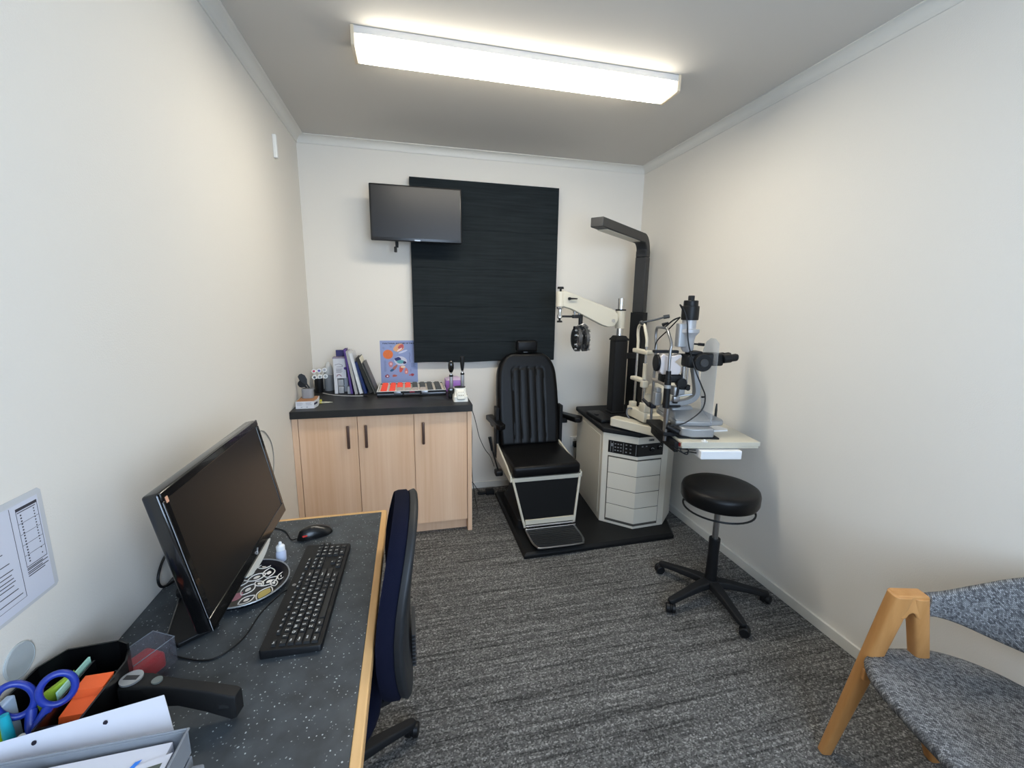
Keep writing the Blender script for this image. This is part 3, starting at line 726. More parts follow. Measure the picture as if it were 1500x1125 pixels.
G().box(-0.004, 0.0005, 0.012, 0.026, 0.735, 0.752, M=MT).build('rocker_switch', mat('red_switch', '7E1F22', 0.3), t)
t = solo(G().prism(rrect(0.085, 0.285, -0.026, 0.16, 0.006), 0.682, 0.7245, M=MT), 'power_supply_box', BRIGHTW, 'white rectangular box fixed beneath the cream instrument table', 'box', bevel=0.004)
solo(G().tube([tl(0.085, 0.02, 0.70), tl(0.05, 0.02, 0.705), tl(0.02, 0.02, 0.70), tl(0.01, 0.03, 0.715), tl(0.04, 0.02, 0.72), tl(0.03, 0.0, 0.70), tl(0.0, 0.0, 0.712), tl(-0.03, 0.03, 0.725)], 0.0028, 8).tube([tl(0.085, 0.03, 0.71), tl(0.03, 0.04, 0.712), tl(-0.05, 0.02, 0.735)], 0.0022, 8), 'power_cable', BLACKP, 'looped black cable running into the white box beneath the table', 'cable')

# ================================================================== SLIT LAMP on the table (axis along the table's long side)
t = thing('slit_lamp', tuple(tl(0.17, 0.15, 0.7605)), 'silver and black slit lamp microscope with camera tube standing on the cream table', 'slit lamp')
IVORY = mat('pinkish_white_housing', 'DCD3D0', 0.35)
gm = G()
gm.prism([(0.055, 0.075), (0.10, 0.045), (0.205, 0.045), (0.213, 0.06), (0.213, 0.20), (0.055, 0.20)], 0.768, 0.812, M=MT)
gm.prism([(0.035, 0.10), (0.17, 0.085), (0.275, 0.10), (0.285, 0.115), (0.285, 0.235), (0.035, 0.36)], 0.8125, 0.838, M=MT)
gm.prism([(0.035, 0.10), (0.17, 0.085), (0.275, 0.10), (0.285, 0.115), (0.285, 0.235), (0.035, 0.36)], 0.838, 0.872, M=MT, top=[(0.05, 0.17), (0.13, 0.17), (0.20, 0.19), (0.215, 0.21), (0.19, 0.25), (0.05, 0.33)])
gm.prism([(0.05, 0.19), (0.15, 0.19), (0.18, 0.21), (0.17, 0.25), (0.05, 0.28)], 0.868, 0.892, M=MT, top=[(0.055, 0.20), (0.14, 0.20), (0.16, 0.215), (0.15, 0.24), (0.055, 0.26)])
gm.build('base', SILVER, t, bevel=0.007, seg=3)
G().prism([(0.040, 0.060), (0.232, 0.040), (0.232, 0.30), (0.040, 0.34)], 0.7608, 0.768, M=MT).build('base_plate', MATBLACK, t)
G().cyl(tl(0.262, 0.150, 0.838), tl(0.262, 0.150, 0.878), 0.006, n=14).cyl(tl(0.262, 0.150, 0.878), tl(0.262, 0.150, 0.915), 0.0065, 0.003, n=14).build('joystick', mat('joystick_black', '151515', 0.4), t)
# curved arm
def arm_loft(pts, w, h_):
    rings = []
    P = catmull([Vector(p) for p in pts], 6)
    for k, p in enumerate(P):
        d = (P[min(k + 1, len(P) - 1)] - P[max(k - 1, 0)]).normalized(); s_ = TV; u_ = s_.cross(d).normalized()
        rings.append([p + s_ * (w * a) + u_ * (h_ * b_) for a, b_ in ((-1, -1), (1, -1), (1, 1), (-1, 1))])
    return rings
G().loft(arm_loft([tl(0.075, 0.19, 0.912), tl(0.15, 0.19, 0.912), tl(0.205, 0.19, 0.930), tl(0.225, 0.19, 0.965), tl(0.215, 0.19, 1.03), tl(0.195, 0.19, 1.115)], 0.020, 0.013)).build('curved_arm', SILVER, t, bevel=0.003)
G().cyl(tl(0.105, 0.20, 0.892), tl(0.105, 0.20, 0.903), 0.045, n=28).build('turntable', MATBLACK, t)
G().box(0.018, 0.052, 0.20, 0.24, 0.892, 0.960, M=MT).box(0.022, 0.048, 0.20, 0.24, 0.96, 0.985, M=MT).build('scale_drum', SILVER, t, bevel=0.004)
# microscope body
G().bbox(0.135, 0.235, 0.12, 0.205, 1.100, 1.165, 0.012, M=MT).bbox(0.150, 0.21, 0.125, 0.20, 1.163, 1.182, 0.006, M=MT).build('microscope_body', BLACKP, t)
k = G().cyl(tl(0.200, 0.120, 1.130), tl(0.200, 0.090, 1.130), 0.043, n=32).build('magnification_knob', BLACKP, t, bevel=0.003)
G().cyl(tl(0.200, 0.0895, 1.130), tl(0.200, 0.082, 1.130), 0.020, n=28).build('knob_cap', DARKGREY, k, bevel=0.002)
gm = G()
gm.bbox(0.235, 0.318, 0.125, 0.20, 1.110, 1.172, 0.01, M=MT)
gm.build('prism_housing', BLACKP, t)
for v_ in (0.125, 0.190):
    e_ = G().cyl(tl(0.310, v_, 1.146), tl(0.350, v_, 1.151), 0.022, n=24).cyl(tl(0.350, v_, 1.151), tl(0.378, v_, 1.155), 0.0185, n=24).build('eyepiece', BLACKP, t, bevel=0.003)
    G().cyl(tl(0.3782, v_, 1.155), tl(0.381, v_, 1.155), 0.016, n=24).build('eye_lens', GLOSSBLACK, e_)
# camera / lamp tower
tc0 = tl(0.150, 0.175, 0)
G().lathe([(0.020, 1.175), (0.030, 1.19), (0.030, 1.235), (0.035, 1.255), (0.050, 1.272), (0.050, 1.288), (0.033, 1.290), (0.033, 1.332)], tc0, n=32).build('lamp_tower', mat('tower_silver', 'B4B4B6', 0.4, 0.2), t)
G().prism(rrect(-0.085, -0.03, -0.025, 0.02, 0.01), 1.20, 1.315, M=Matrix.Translation(tc0 + TU * 0.025) @ Matrix.Rotation(math.atan2(TU.y, TU.x), 4, 'Z')).build('tower_side_housing', SILVER, t, bevel=0.003)
G().lathe([(0.040, 1.3325), (0.041, 1.34), (0.041, 1.395), (0.040, 1.400), (0.034, 1.401), (0.034, 1.424), (0.031, 1.427), (0.015, 1.427), (0.015, 1.447), (0.013, 1.450)], tc0, n=32).build('camera_tube', BLACKP, t)
G().cyl(tc0 + TU * 0.028 + Vector((0, 0, 1.215)), tc0 + TU * 0.060 + Vector((0, 0, 1.213)), 0.0045, n=12).cyl(tc0 + TU * 0.055 + Vector((0, 0, 1.213)), tc0 + TU * 0.085 + Vector((0, 0, 1.211)), 0.0075, n=14).build('filter_lever', BLACKP, t)
# illumination head: pale box with black lens disc
gm = G(); gm.prism([(0.0, 1.06), (0.085, 1.06), (0.095, 1.075), (0.095, 1.10), (0.06, 1.125), (0.095, 1.15), (0.09, 1.162), (0.03, 1.150), (0.0, 1.165), (-0.012, 1.15), (-0.012, 1.075)], -0.235, -0.165, M=Matrix(((TU.x, -TV.x, 0, TO.x), (TU.y, -TV.y, 0, TO.y), (0, 0, 1, 0), (0, 0, 0, 1))) @ Matrix(((1, 0, 0, 0), (0, 0, 1, 0), (0, 1, 0, 0), (0, 0, 0, 1))))
gm.build('illumination_housing', IVORY, t, bevel=0.004)
G().cyl(tl(-0.0125, 0.200, 1.115), tl(-0.026, 0.200, 1.115), 0.043, n=32).build('lens_disc', BLACKP, t, bevel=0.003)
G().box(-0.04, 0.085, 0.185, 0.215, 1.166, 1.180, M=MT).box(0.085, 0.14, 0.19, 0.21, 1.150, 1.163, M=MT).build('top_rail', BLACKP, t, bevel=0.002)
G().bbox(0.005, 0.105, 0.165, 0.235, 1.018, 1.0595, 0.008, M=MT).cyl(tl(0.10, 0.15, 1.02), tl(0.10, 0.19, 1.02), 0.024, n=24).build('lower_housing', BLACKP, t)
G().tube([tl(0.085, 0.16, 1.01), tl(0.080, 0.16, 0.96), tl(0.075, 0.16, 0.93)], 0.009, 12).cyl(tl(0.075, 0.16, 0.915), tl(0.075, 0.16, 0.935), 0.013).build('tilt_column', BLACKP, t)
G().cyl(tl(0.145, 0.18, 0.96), tl(0.145, 0.18, 1.10), 0.011, n=16).cyl(tl(0.165, 0.18, 0.98), tl(0.165, 0.18, 1.10), 0.005, n=12).build('focus_rods', CHROME, t)
G().bbox(0.095, 0.15, 0.155, 0.205, 0.952, 0.998, 0.004, M=MT).build('mirror_block', SILVER, t)
G().bbox(0.12, 0.175, 0.15, 0.19, 0.985, 1.01, 0.006, M=MT).cyl(tl(0.155, 0.15, 0.995), tl(0.155, 0.135, 0.995), 0.011).build('slit_knob', BLACKP, t)
G().tube([tl(0.06, 0.15, 0.945), tl(0.10, 0.15, 0.955), tl(0.15, 0.14, 0.965)], 0.004, 8).bbox(0.058, 0.090, 0.14, 0.165, 0.925, 0.952, 0.003, M=MT).build('stage_lever', STEEL, t)
G().cyl(tl(0.245, 0.17, 0.945), tl(0.265, 0.17, 0.945), 0.005).build('lock_screw', BLACKP, t)
G().cyl(tl(0.12, 0.165, 0.925), tl(0.12, 0.165, 0.937), 0.008).build('lock_screw', BLACKP, t)
# headrest: bent steel tube frame
fs_ = 0.005
near, far = 0.125, 0.315
gm = G()
gm.tube([tl(fs_, near, 0.775), tl(fs_, near, 1.00), tl(fs_, near, 1.17), tl(fs_ + 0.004, near + 0.003, 1.215), tl(fs_, near + 0.03, 1.262), tl(fs_, near + 0.06, 1.285), tl(fs_, 0.20, 1.290), tl(fs_, far - 0.02, 1.290), tl(fs_, far + 0.006, 1.280), tl(fs_, far + 0.012, 1.24), tl(fs_, far, 1.19), tl(fs_, far - 0.005, 1.14), tl(fs_, far - 0.005, 1.00), tl(fs_, far - 0.005, 0.79)], 0.0072, 12)
hf = gm.build('head_frame', STEEL, t)
G().cyl(tl(fs_, near, 0.90), tl(fs_, near, 1.045), 0.0165, n=20).build('grip', BLACKP, hf)
G().cyl(tl(fs_, near, 0.9995), tl(fs_, near, 1.016), 0.0172, n=20).build('grip_band', SILVER, hf)
G().cyl(tl(fs_, near, 1.046), tl(fs_, near, 1.085), 0.014, 0.012, n=20).build('grip_top', BLACKP, hf)
G().bbox(fs_ - 0.012, fs_ + 0.016, near + 0.01, far + 0.005, 1.005, 1.02, 0.004, M=MT).build('chin_rest', mat('chin_rest_grey', '8E8882', 0.4), t)
G().tube([tl(fs_ - 0.012, far, 0.865), tl(fs_ - 0.04, far + 0.03, 0.895)], [0.011, 0.008], 12, smooth=0).bbox(fs_ - 0.015, fs_ + 0.015, far - 0.03, far + 0.01, 0.855, 0.885, 0.004, M=MT).build('clamp_handle', mat('clamp_navy_black', '15171F', 0.35), t)
G().bbox(-0.010, 0.07, 0.09, 0.34, 0.7608, 0.782, 0.004, M=MT).build('frame_foot', MATBLACK, t)
G().tube([tl(0.005, 0.09, 0.815), tl(0.055, 0.06, 0.79)], [0.016, 0.014], 14, smooth=0).build('chin_height_knob', BLACKP, t)
G().cyl(tl(0.005, 0.105, 0.735), tl(0.005, 0.105, 0.90), 0.010, n=16).build('frame_tube', STEEL, t)
G().tube([tl(fs_, 0.21, 1.295), tl(fs_ + 0.03, 0.19, 1.330), tl(fs_ + 0.055, 0.17, 1.345)], 0.004, 8).tube([tl(fs_ + 0.055, 0.17, 1.345), tl(fs_ + 0.02, 0.22, 1.28), tl(fs_ - 0.005, 0.30, 1.21), tl(fs_, far, 1.13)], 0.003, 8).tube([tl(fs_ - 0.01, 0.22, 1.305), tl(fs_ + 0.01, 0.20, 1.318)], [0.010, 0.004], 10, smooth=0).build('fixation_lamp', BLACKP, t)
# cable
G().tube([tl(0.105, 0.15, 1.375), tl(0.085, 0.15, 1.405), tl(0.095, 0.13, 1.385), tl(0.115, 0.125, 1.33), tl(0.13, 0.12, 1.22), tl(0.155, 0.08, 1.10), tl(0.19, 0.07, 1.02), tl(0.215, 0.075, 0.965), tl(0.20, 0.07, 0.90), tl(0.12, 0.06, 0.84), tl(0.05, 0.06, 0.825)], 0.0034, 8).build('lamp_cable', BLACKP, t)
# slide the microscope unit along the rails towards the headrest
for o in t.children:
    nm = o.name.split('.')[0]
    ds = -0.030 if nm in ('base', 'base_plate', 'joystick') else (-0.045 if nm in ('head_frame', 'chin_rest', 'clamp_handle', 'frame_foot', 'chin_height_knob', 'frame_tube', 'fixation_lamp') else -0.085)
    if nm in ('illumination_housing', 'lens_disc', 'top_rail', 'lower_housing', 'tilt_column', 'stage_lever'): ds = -0.055
    o.location = TU * ds
# breath shield
gm = G(); gm.prism([(p[0], p[1]) for p in [(0.085, 0.815), (0.200, 0.815), (0.200, 0.90), (0.235, 0.97), (0.235, 1.18), (0.205, 1.225), (0.165, 1.245), (0.125, 1.245), (0.085, 1.225)]], 0.177, 0.180, M=Matrix(((TU.x, TV.x, 0, TO.x), (TU.y, TV.y, 0, TO.y), (0, 0, 1, 0), (0, 0, 0, 1))) @ Matrix(((0, 0, 1, 0), (1, 0, 0, 0), (0, 1, 0, 0), (0, 0, 0, 1))))
t = tag(gm.build('breath_shield', SHIELD), 'clear plastic breath shield standing upright in front of the black eyepieces', 'shield')
solo(G().prism([(0.206, 0.165), (0.322, 0.182), (0.332, 0.205), (0.25, 0.40), (0.206, 0.40)], 0.7606, 0.7675, M=MT), 'chart_card', BRIGHTW, 'white card lying on the cream table right of the slit lamp', 'card', bevel=0.001)
solo(G().lathe([(0.016, 0.7605), (0.016, 0.763), (0.008, 0.764), (0.006, 0.770), (0.001, 0.771)], tl(0.115, 0.012, 0), n=20), 'table_clip', WHITEP, 'tiny clear round button near the front edge of the cream table', 'button')

# ================================================================== KERATOMETER behind the slit lamp
t = thing('keratometer', (1.97, -0.86, 0.722), 'cream instrument with its own tall head frame, behind the slit lamp', 'keratometer')
gm = G(); near_, far_ = (1.945, -0.905), (1.965, -0.775)
gm.tube([(near_[0], near_[1], 1.17), (near_[0] + .002, near_[1] + .005, 1.21), (near_[0] + .003, near_[1] + .03, 1.262), (1.953, -0.85, 1.290), (1.960, -0.80, 1.291), (far_[0] + .001, far_[1] + 0.006, 1.272), (far_[0] + .002, far_[1] + 0.012, 1.235), (far_[0], far_[1], 1.19), (far_[0], far_[1], 1.13)], 0.0085, 12)
hf = gm.build('head_frame', CREAM, t)
G().cyl((near_[0], near_[1], 1.08), (near_[0], near_[1], 1.17), 0.0065, n=12).cyl((near_[0], near_[1], 0.79), (near_[0], near_[1], 1.08), 0.0075, n=12).cyl((far_[0], far_[1], 0.80), (far_[0], far_[1], 1.13), 0.0065, n=12).build('frame_leg', CHROME, hf)
G().cyl((near_[0], near_[1], 0.985), (near_[0], near_[1], 1.075), 0.0125, n=16).build('sleeve', CREAM, hf)
G().bbox(1.935, 1.975, -0.93, -0.765, 1.125, 1.150, 0.006).build('brow_bar', CREAM, t)
G().bbox(1.925, 1.965, -0.90, -0.775, 0.962, 0.985, 0.008).bbox(1.93, 1.965, -0.92, -0.885, 0.935, 0.975, 0.005).build('chin_rest', CREAM, t)
G().bbox(1.935, 1.985, -0.945, -0.745, 0.735, 0.795, 0.006).bbox(1.940, 1.975, -0.79, -0.755, 0.795, 0.825, 0.004).bbox(1.935, 1.98, -0.945, -0.885, 0.795, 0.845, 0.004).bbox(1.955, 2.06, -0.98, -0.90, 0.735, 0.785, 0.005).bbox(1.99, 2.09, -0.90, -0.78, 0.735, 0.80, 0.006).build('base', CREAM, t)
G().lathe([(0.026, 0.0), (0.030, 0.01), (0.030, 0.07), (0.022, 0.085)], (2.02, -0.84, 0.80), n=24).build('stem', CREAM, t)
G().tube([(1.925, -0.80, 0.725), (1.912, -0.79, 0.755), (1.918, -0.79, 0.785), (1.94, -0.81, 0.785), (1.955, -0.83, 0.755), (1.96, -0.85, 0.727)], 0.005, 10).build('focus_wheel', mat('wheel_grey', '63656A', 0.4), t)
gm = G(); gm.loft([[(2.02 + dx, -0.86 + dy * k, 0.885 + dz * k) for dy, dz in [(0.062 * math.cos(a), 0.062 * math.sin(a)) for a in [2 * PI * i / 24 for i in range(24)]]] for dx, k in ((0.0, 0.8), (0.01, 1.0), (0.18, 1.15), (0.235, 0.95), (0.255, 0.5))])
gm.build('optic_housing', CREAM, t)
G().tube([(near_[0], near_[1] + 0.05, 1.293), (1.945, -0.83, 1.302), (2.02, -0.86, 1.322), (2.062, -0.88, 1.338)], 0.0055, 10).cyl((2.055, -0.878, 1.336), (2.085, -0.89, 1.342), 0.011, n=14).ball((1.945, -0.835, 1.303), 0.013).build('fixation_arm', mat('arm_gunmetal', '4A4D50', 0.3, 0.6), t)

# ================================================================== STOOL
def base_star(t, cx, cy, ang, r_arm, r_hub, hub_z, name_m, z_end):
    for k in range(5):
        a = math.radians(ang + 72 * k); d = Vector((math.cos(a), math.sin(a), 0)); s_ = Vector((-d.y, d.x, 0)); c = Vector((cx, cy, 0))
        rings = []
        for f, w, zt, th in ((0.0, 0.026, hub_z, 0.036), (0.25, 0.023, hub_z - 0.003, 0.032), (0.6, 0.019, (hub_z * 0.45 + z_end * 0.55), 0.026), (0.92, 0.017, z_end, 0.022), (1.0, 0.015, z_end - 0.003, 0.018), (1.04, 0.008, z_end - 0.006, 0.010)):
            p = c + d * (r_hub + (r_arm - r_hub) * f)
            rings.append([p + s_ * w * 0.8 + Vector((0, 0, zt)), p + s_ * w + Vector((0, 0, zt - 0.006)), p + s_ * w + Vector((0, 0, zt - th)), p - s_ * w + Vector((0, 0, zt - th)), p - s_ * w + Vector((0, 0, zt - 0.006)), p - s_ * w * 0.8 + Vector((0, 0, zt))])
        leg = G().loft(rings).build('leg', name_m, t, bevel=0.003)
        w_ = c + d * (r_arm - 0.004); e = Vector((math.cos(a + 0.9), math.sin(a + 0.9), 0)); ax = Vector((-e.y, e.x, 0))
        cas = G()
        cas.cyl(w_ + Vector((0, 0, z_end - 0.02)), w_ + Vector((0, 0, 0.03)), 0.006, n=10)
        for q in (-1, 1):
            cas.cyl(w_ + e * 0.010 + ax * (0.004 * q) + Vector((0, 0, 0.0245)), w_ + e * 0.010 + ax * (0.021 * q) + Vector((0, 0, 0.0245)), 0.0235, 0.021, n=20)
        cas.cyl(w_ + e * 0.010 - ax * 0.004 + Vector((0, 0, 0.026)), w_ + e * 0.010 + ax * 0.004 + Vector((0, 0, 0.026)), 0.020, n=20)
        cas.build('caster', BLACKP, leg, bevel=0.0025)
t = thing('stool', (2.03, -1.487, 0), 'low round black vinyl stool on five casters below the cream table', 'stool')
cx, cy = 2.03, -1.487
prof = [(0.02, 0.502), (0.152, 0.502), (0.163, 0.507), (0.169, 0.520), (0.170, 0.557), (0.165, 0.573), (0.152, 0.580), (0.11, 0.583), (0.05, 0.583), (0.0005, 0.583)]
G().lathe(prof, (cx, cy, 0), n=56).build('seat', VINYL, t, angle=60)
G().tube([(cx + 0.155 * math.cos(a), cy + 0.155 * math.sin(a), 0.470) for a in [2 * PI * i / 40 for i in range(40)]], 0.0045, 8, smooth=0, closed=True).build('lift_ring', BLACKP, t)
G().tube([(cx, cy, 0.495), (cx + 0.08, cy - 0.06, 0.49), (cx + 0.125, cy - 0.09, 0.470)], 0.006, 8).tube([(cx, cy, 0.495), (cx - 0.08, cy + 0.08, 0.49), (cx - 0.108, cy + 0.108, 0.470)], 0.006, 8).cyl((cx, cy, 0.48), (cx, cy, 0.5015), 0.035).build('seat_bracket', BLACKP, t)
G().cyl((cx, cy, 0.20), (cx, cy, 0.481), 0.0135, n=20).build('gas_spring', STEEL, t)
G().lathe([(0.028, 0.075), (0.026, 0.14), (0.024, 0.24), (0.0255, 0.305), (0.025, 0.312), (0.018, 0.312)], (cx, cy, 0), n=24).build('column_sleeve', BLACKP, t)
G().lathe([(0.034, 0.058), (0.040, 0.068), (0.040, 0.088), (0.034, 0.099), (0.028, 0.101)], (cx, cy, 0), n=24).build('hub', MATBLACK, t)
base_star(t, cx, cy, 263.4 - 360, 0.255, 0.022, 0.098, MATBLACK, 0.068)

# ================================================================== GREY ARMCHAIR (front right)
FA = math.radians(165)
t = thing('armchair', (2.046, -2.53, 0), 'grey woven armchair with oak frame and curved band back by the right wall', 'armchair', rotz=FA)
# local frame: +x forward, right-hand side is -y
LW = dict(world=False)
seat_pts = []
def superell(cx_, cy_, hx, hy, p, n=40): return [(cx_ + hx * math.copysign(abs(math.cos(a)) ** p, math.cos(a)), cy_ + hy * math.copysign(abs(math.sin(a)) ** p, math.sin(a))) for a in [2 * PI * i / n for i in range(n)]]
def seat_outline(k=0.0):
    pts = []
    n = 48
    for i in range(n):
        a = 2 * PI * i / n; ca, sa = math.cos(a), math.sin(a)
        if ca >= 0: x = 0.045 + (0.205 - k) * abs(ca) ** 0.55; 
        else: x = 0.045 - (0.235 - k) * abs(ca) ** 0.95
        y = (0.245 - k) * math.copysign(abs(sa) ** (0.55 if ca >= 0 else 0.85), sa)
        pts.append((x, y))
    return pts
rings = []
for k, dz in ((0.05, -0.045), (0.02, -0.043), (0.004, -0.032), (0.0, -0.018), (0.004, -0.006), (0.018, 0.0), (0.06, 0.004), (0.12, 0.003), (0.17, 0.0)):
    rings.append([(x, y, 0.412 + dz + 0.06 * min(0, x) - 0.004 * (1 - (y / 0.25) ** 2)) for x, y in seat_outline(k)])
G().loft(rings).build('seat', WEAVE, t, angle=70, **LW)
for s_ in (-1, 1):
    # A-shaped side: arm block, front and rear leg
    top = [Vector((0.178, s_ * 0.205, 0)), Vector((0.085, s_ * 0.200, 0))]
    gm = G()
    def legring(c, hx, hy, z): return [(c[0] - hx, c[1] - hy, z), (c[0] + hx, c[1] - hy, z), (c[0] + hx, c[1] + hy, z), (c[0] - hx, c[1] + hy, z)]
    out_ = s_ * 0.066
    fr = []
    for z, f in ((0.0, 0), (0.2, .33), (0.40, .66), (0.53, .87), (0.617, 1.0)):
        c = (0.228 - 0.075 * f, s_ * 0.265 - out_ * f); h_ = 0.0165 + 0.009 * min(1, f * 1.2)
        fr.append([(x_, y_, z) for x_, y_ in superell(c[0], c[1], h_, h_ * 0.85, 0.55, 20)])
    G().loft(fr).build('leg', FRAMEWOOD, t, bevel=0.002, **LW)
    rr = []
    for z, f in ((0.0, 0), (0.2, .33), (0.40, .66), (0.53, .87), (0.612, 1.0)):
        c = (-0.10 + 0.205 * f ** 0.8, s_ * 0.255 - s_ * 0.055 * f); h_ = 0.0165 + 0.006 * min(1, f * 1.2)
        rr.append([(x_, y_, z) for x_, y_ in superell(c[0], c[1], h_, h_ * 0.95, 0.55, 20)])
    G().loft(rr).build('leg', FRAMEWOOD, t, bevel=0.002, **LW)
    gm = G(); gm.prism([(0.100, 0.545), (0.109, 0.552), (0.115, 0.563), (0.123, 0.567), (0.131, 0.562), (0.137, 0.550), (0.150, 0.545), (0.170, 0.575), (0.172, 0.616), (0.166, 0.620), (0.088, 0.620), (0.083, 0.616), (0.083, 0.575)], s_ * 0.203 - 0.0195, s_ * 0.203 + 0.0195, M=Matrix(((1, 0, 0, 0), (0, 0, 1, 0), (0, 1, 0, 0), (0, 0, 0, 1))))
    gm.build('arm_block', FRAMEWOOD, t, bevel=0.004, **LW)
    gm = G(); gm.box(-0.08, 0.205, s_ * 0.215 - 0.012, s_ * 0.215 + 0.012, 0.325, 0.362); gm.build('side_rail', FRAMEWOOD, t, bevel=0.003, **LW)
G().box(0.15, 0.175, -0.21, 0.21, 0.325, 0.362).box(-0.075, -0.05, -0.21, 0.21, 0.325, 0.360).build('cross_rail', FRAMEWOOD, t, bevel=0.003, **LW)
ctrl = [(0.079, 0.203, 0.550, 0.617), (0.03, 0.206, 0.545, 0.622), (-0.04, 0.203, 0.525, 0.645), (-0.12, 0.178, 0.500, 0.690), (-0.19, 0.125, 0.488, 0.725), (-0.232, 0.06, 0.484, 0.742), (-0.244, 0.0, 0.483, 0.746)]
ctrl = ctrl + [(a, -b_, c, d) for a, b_, c, d in ctrl[-2::-1]]
P4 = catmull([Vector((a, b_, c)) for a, b_, c, d in ctrl], 5); T4 = catmull([Vector((a, b_, d)) for a, b_, c, d in ctrl], 5)
rings = []
for k in range(len(P4)):
    d = (P4[min(k + 1, len(P4) - 1)] - P4[max(k - 1, 0)]); d.z = 0; d.normalize(); nrm = Vector((d.y, -d.x, 0))
    zc_ = (P4[k].z + T4[k].z) / 2; hh = (T4[k].z - P4[k].z) / 2; ring = []
    for i in range(20):
        a = 2 * PI * i / 20; ca, sa = math.cos(a), math.sin(a)
        lean = -0.03 * (math.copysign(abs(sa) ** 0.6, sa)) * (hh / 0.13)
        ring.append(Vector((P4[k].x, P4[k].y, zc_)) + nrm * (0.016 * math.copysign(abs(ca) ** 0.7, ca)) + Vector((lean, 0, hh * math.copysign(abs(sa) ** 0.7, sa))))
    rings.append(ring)
G().loft(rings).build('backrest', WEAVE_UP, t, angle=75, **LW)

# ================================================================== OFFICE CHAIR (navy, tucked under the desk)
t = thing('office_chair', (0.375, -2.0, 0), 'navy blue fabric office chair with black shell tucked under the desk', 'office chair')
gm = G(); rings = []
def superell(cx_, cy_, hx, hy, p, n=40): return [(cx_ + hx * math.copysign(abs(math.cos(a)) ** p, math.cos(a)), cy_ + hy * math.copysign(abs(math.sin(a)) ** p, math.sin(a))) for a in [2 * PI * i / n for i in range(n)]]
for k, z in ((0.03, 0.375), (0.008, 0.380), (0.0, 0.395), (0.0, 0.42), (0.012, 0.435), (0.05, 0.441)):
    rings.append([(x, y, z) for x, y in superell(0.345, -2.04, 0.20 - k, 0.215 - k, 0.6)])
G().loft(rings).build('seat', NAVY, t, angle=60)
G().loft([[(x, y, z) for x, y in superell(0.345, -2.04, 0.19 - k, 0.205 - k, 0.6)] for k, z in ((0.03, 0.355), (0.0, 0.366), (0.0, 0.3745))]).build('seat_shell', BLACKP, t)
def backp(x_front, x_back, sc_, y0=-2.045, zc_=0.672, mi=0):
    """upright shield-shaped pad, curved round the sitter"""
    rings = []
    n = 44
    for x, k in ((x_front + 0.016, 0.90), (x_front + 0.004, 0.965), (x_front + 0.0, 0.90 if False else 0.985), (x_front + 0.010, 1.0), (x_back - 0.006, 1.0), (x_back, 0.97), (x_back, 0.80)):
        ring = []
        for i in range(n):
            a = 2 * PI * i / n; ca, sa = math.cos(a), math.sin(a)
            yy = 0.205 * sc_ * k * math.copysign(abs(ca) ** 0.72, ca); zz = 0.240 * sc_ * k * math.copysign(abs(sa) ** 0.72, sa)
            wdt = 1.0 - 0.10 * (zz / 0.255) ** 2 - 0.04 * zz / 0.255
            lean = 0.014 * (zz / 0.255) - 0.010 * math.cos(zz / 0.255 * PI) 
            ring.append((x + lean - 0.010 * (yy / 0.205) ** 2, y0 + yy * wdt, zc_ + zz))
        rings.append(ring)
    return rings
G().loft(backp(0.568, 0.606, 1.0)).build('backrest', NAVY, t, angle=75)
sh = G().loft(backp(0.6065, 0.626, 1.0)).build('back_shell', mat('shell_black', '1C1E21', 0.5, bump=0.2, bscale=600), t, angle=75)
for k in range(9):
    z = 0.475 + k * 0.011
    G().box(0.622, 0.632, -2.10, -1.99, z, z + 0.004).build('vent_rib', DARKGREY, sh, bevel=0.001)
gm = G(); gm.loft([[(x0 - w_, -2.072, z), (x0 + w_, -2.072, z), (x0 + w_, -2.018, z), (x0 - w_, -2.018, z)] for x0, w_, z in ((0.595, 0.012, 0.44), (0.583, 0.014, 0.40), (0.57, 0.015, 0.37), (0.545, 0.014, 0.345), (0.52, 0.006, 0.335))])
gm.box(0.40, 0.535, -2.068, -2.022, 0.335, 0.3545)
gm.build('back_bar', MATBLACK, t, bevel=0.004)
G().bbox(0.588, 0.618, -2.075, -2.015, 0.41, 0.475, 0.008).build('back_clamp', BLACKP, t)
G().cyl((0.375, -2.0, 0.20), (0.375, -2.0, 0.354), 0.015).build('gas_spring', STEEL, t)
G().lathe([(0.028, 0.07), (0.026, 0.26), (0.02, 0.262)], (0.375, -2.0, 0), n=24).build('column_sleeve', BLACKP, t)
G().lathe([(0.034, 0.056), (0.040, 0.066), (0.040, 0.088), (0.034, 0.099), (0.027, 0.101)], (0.375, -2.0, 0), n=24).build('hub', MATBLACK, t)
base_star(t, 0.375, -2.0, 27, 0.265, 0.022, 0.098, MATBLACK, 0.072)

# ================================================================== MONITOR on the desk
MC = Vector((0.2085, -1.9405, 0.8905)); tl_a = 0.193
n_ = Vector((math.cos(tl_a), 0, math.sin(tl_a)))          # screen faces the room and a little up
u_ = Vector((-math.sin(tl_a), 0, math.cos(tl_a))); r_ = Vector((0, 1, 0))
Mm = Matrix(((r_.x, u_.x, n_.x, MC.x), (r_.y, u_.y, n_.y, MC.y), (r_.z, u_.z, n_.z, MC.z), (0, 0, 0, 1)))
t = thing('monitor', (0.09, -1.94, DZ + 0.001), 'black widescreen computer monitor standing on the desk by the left wall', 'monitor')
w2, h2 = 0.265, 0.1545
BEZ = mat('monitor_bezel', '0D0D0E', 0.16, coat=0.3)
gm = G()
gm.bbox(-w2, w2, -h2, h2, -0.034, -0.004, 0.006, M=Mm)
gm.box(-w2, w2, h2 - 0.018, h2, -0.004, 0.0, M=Mm); gm.box(-w2, w2, -h2, -h2 + 0.030, -0.004, 0.0, M=Mm)
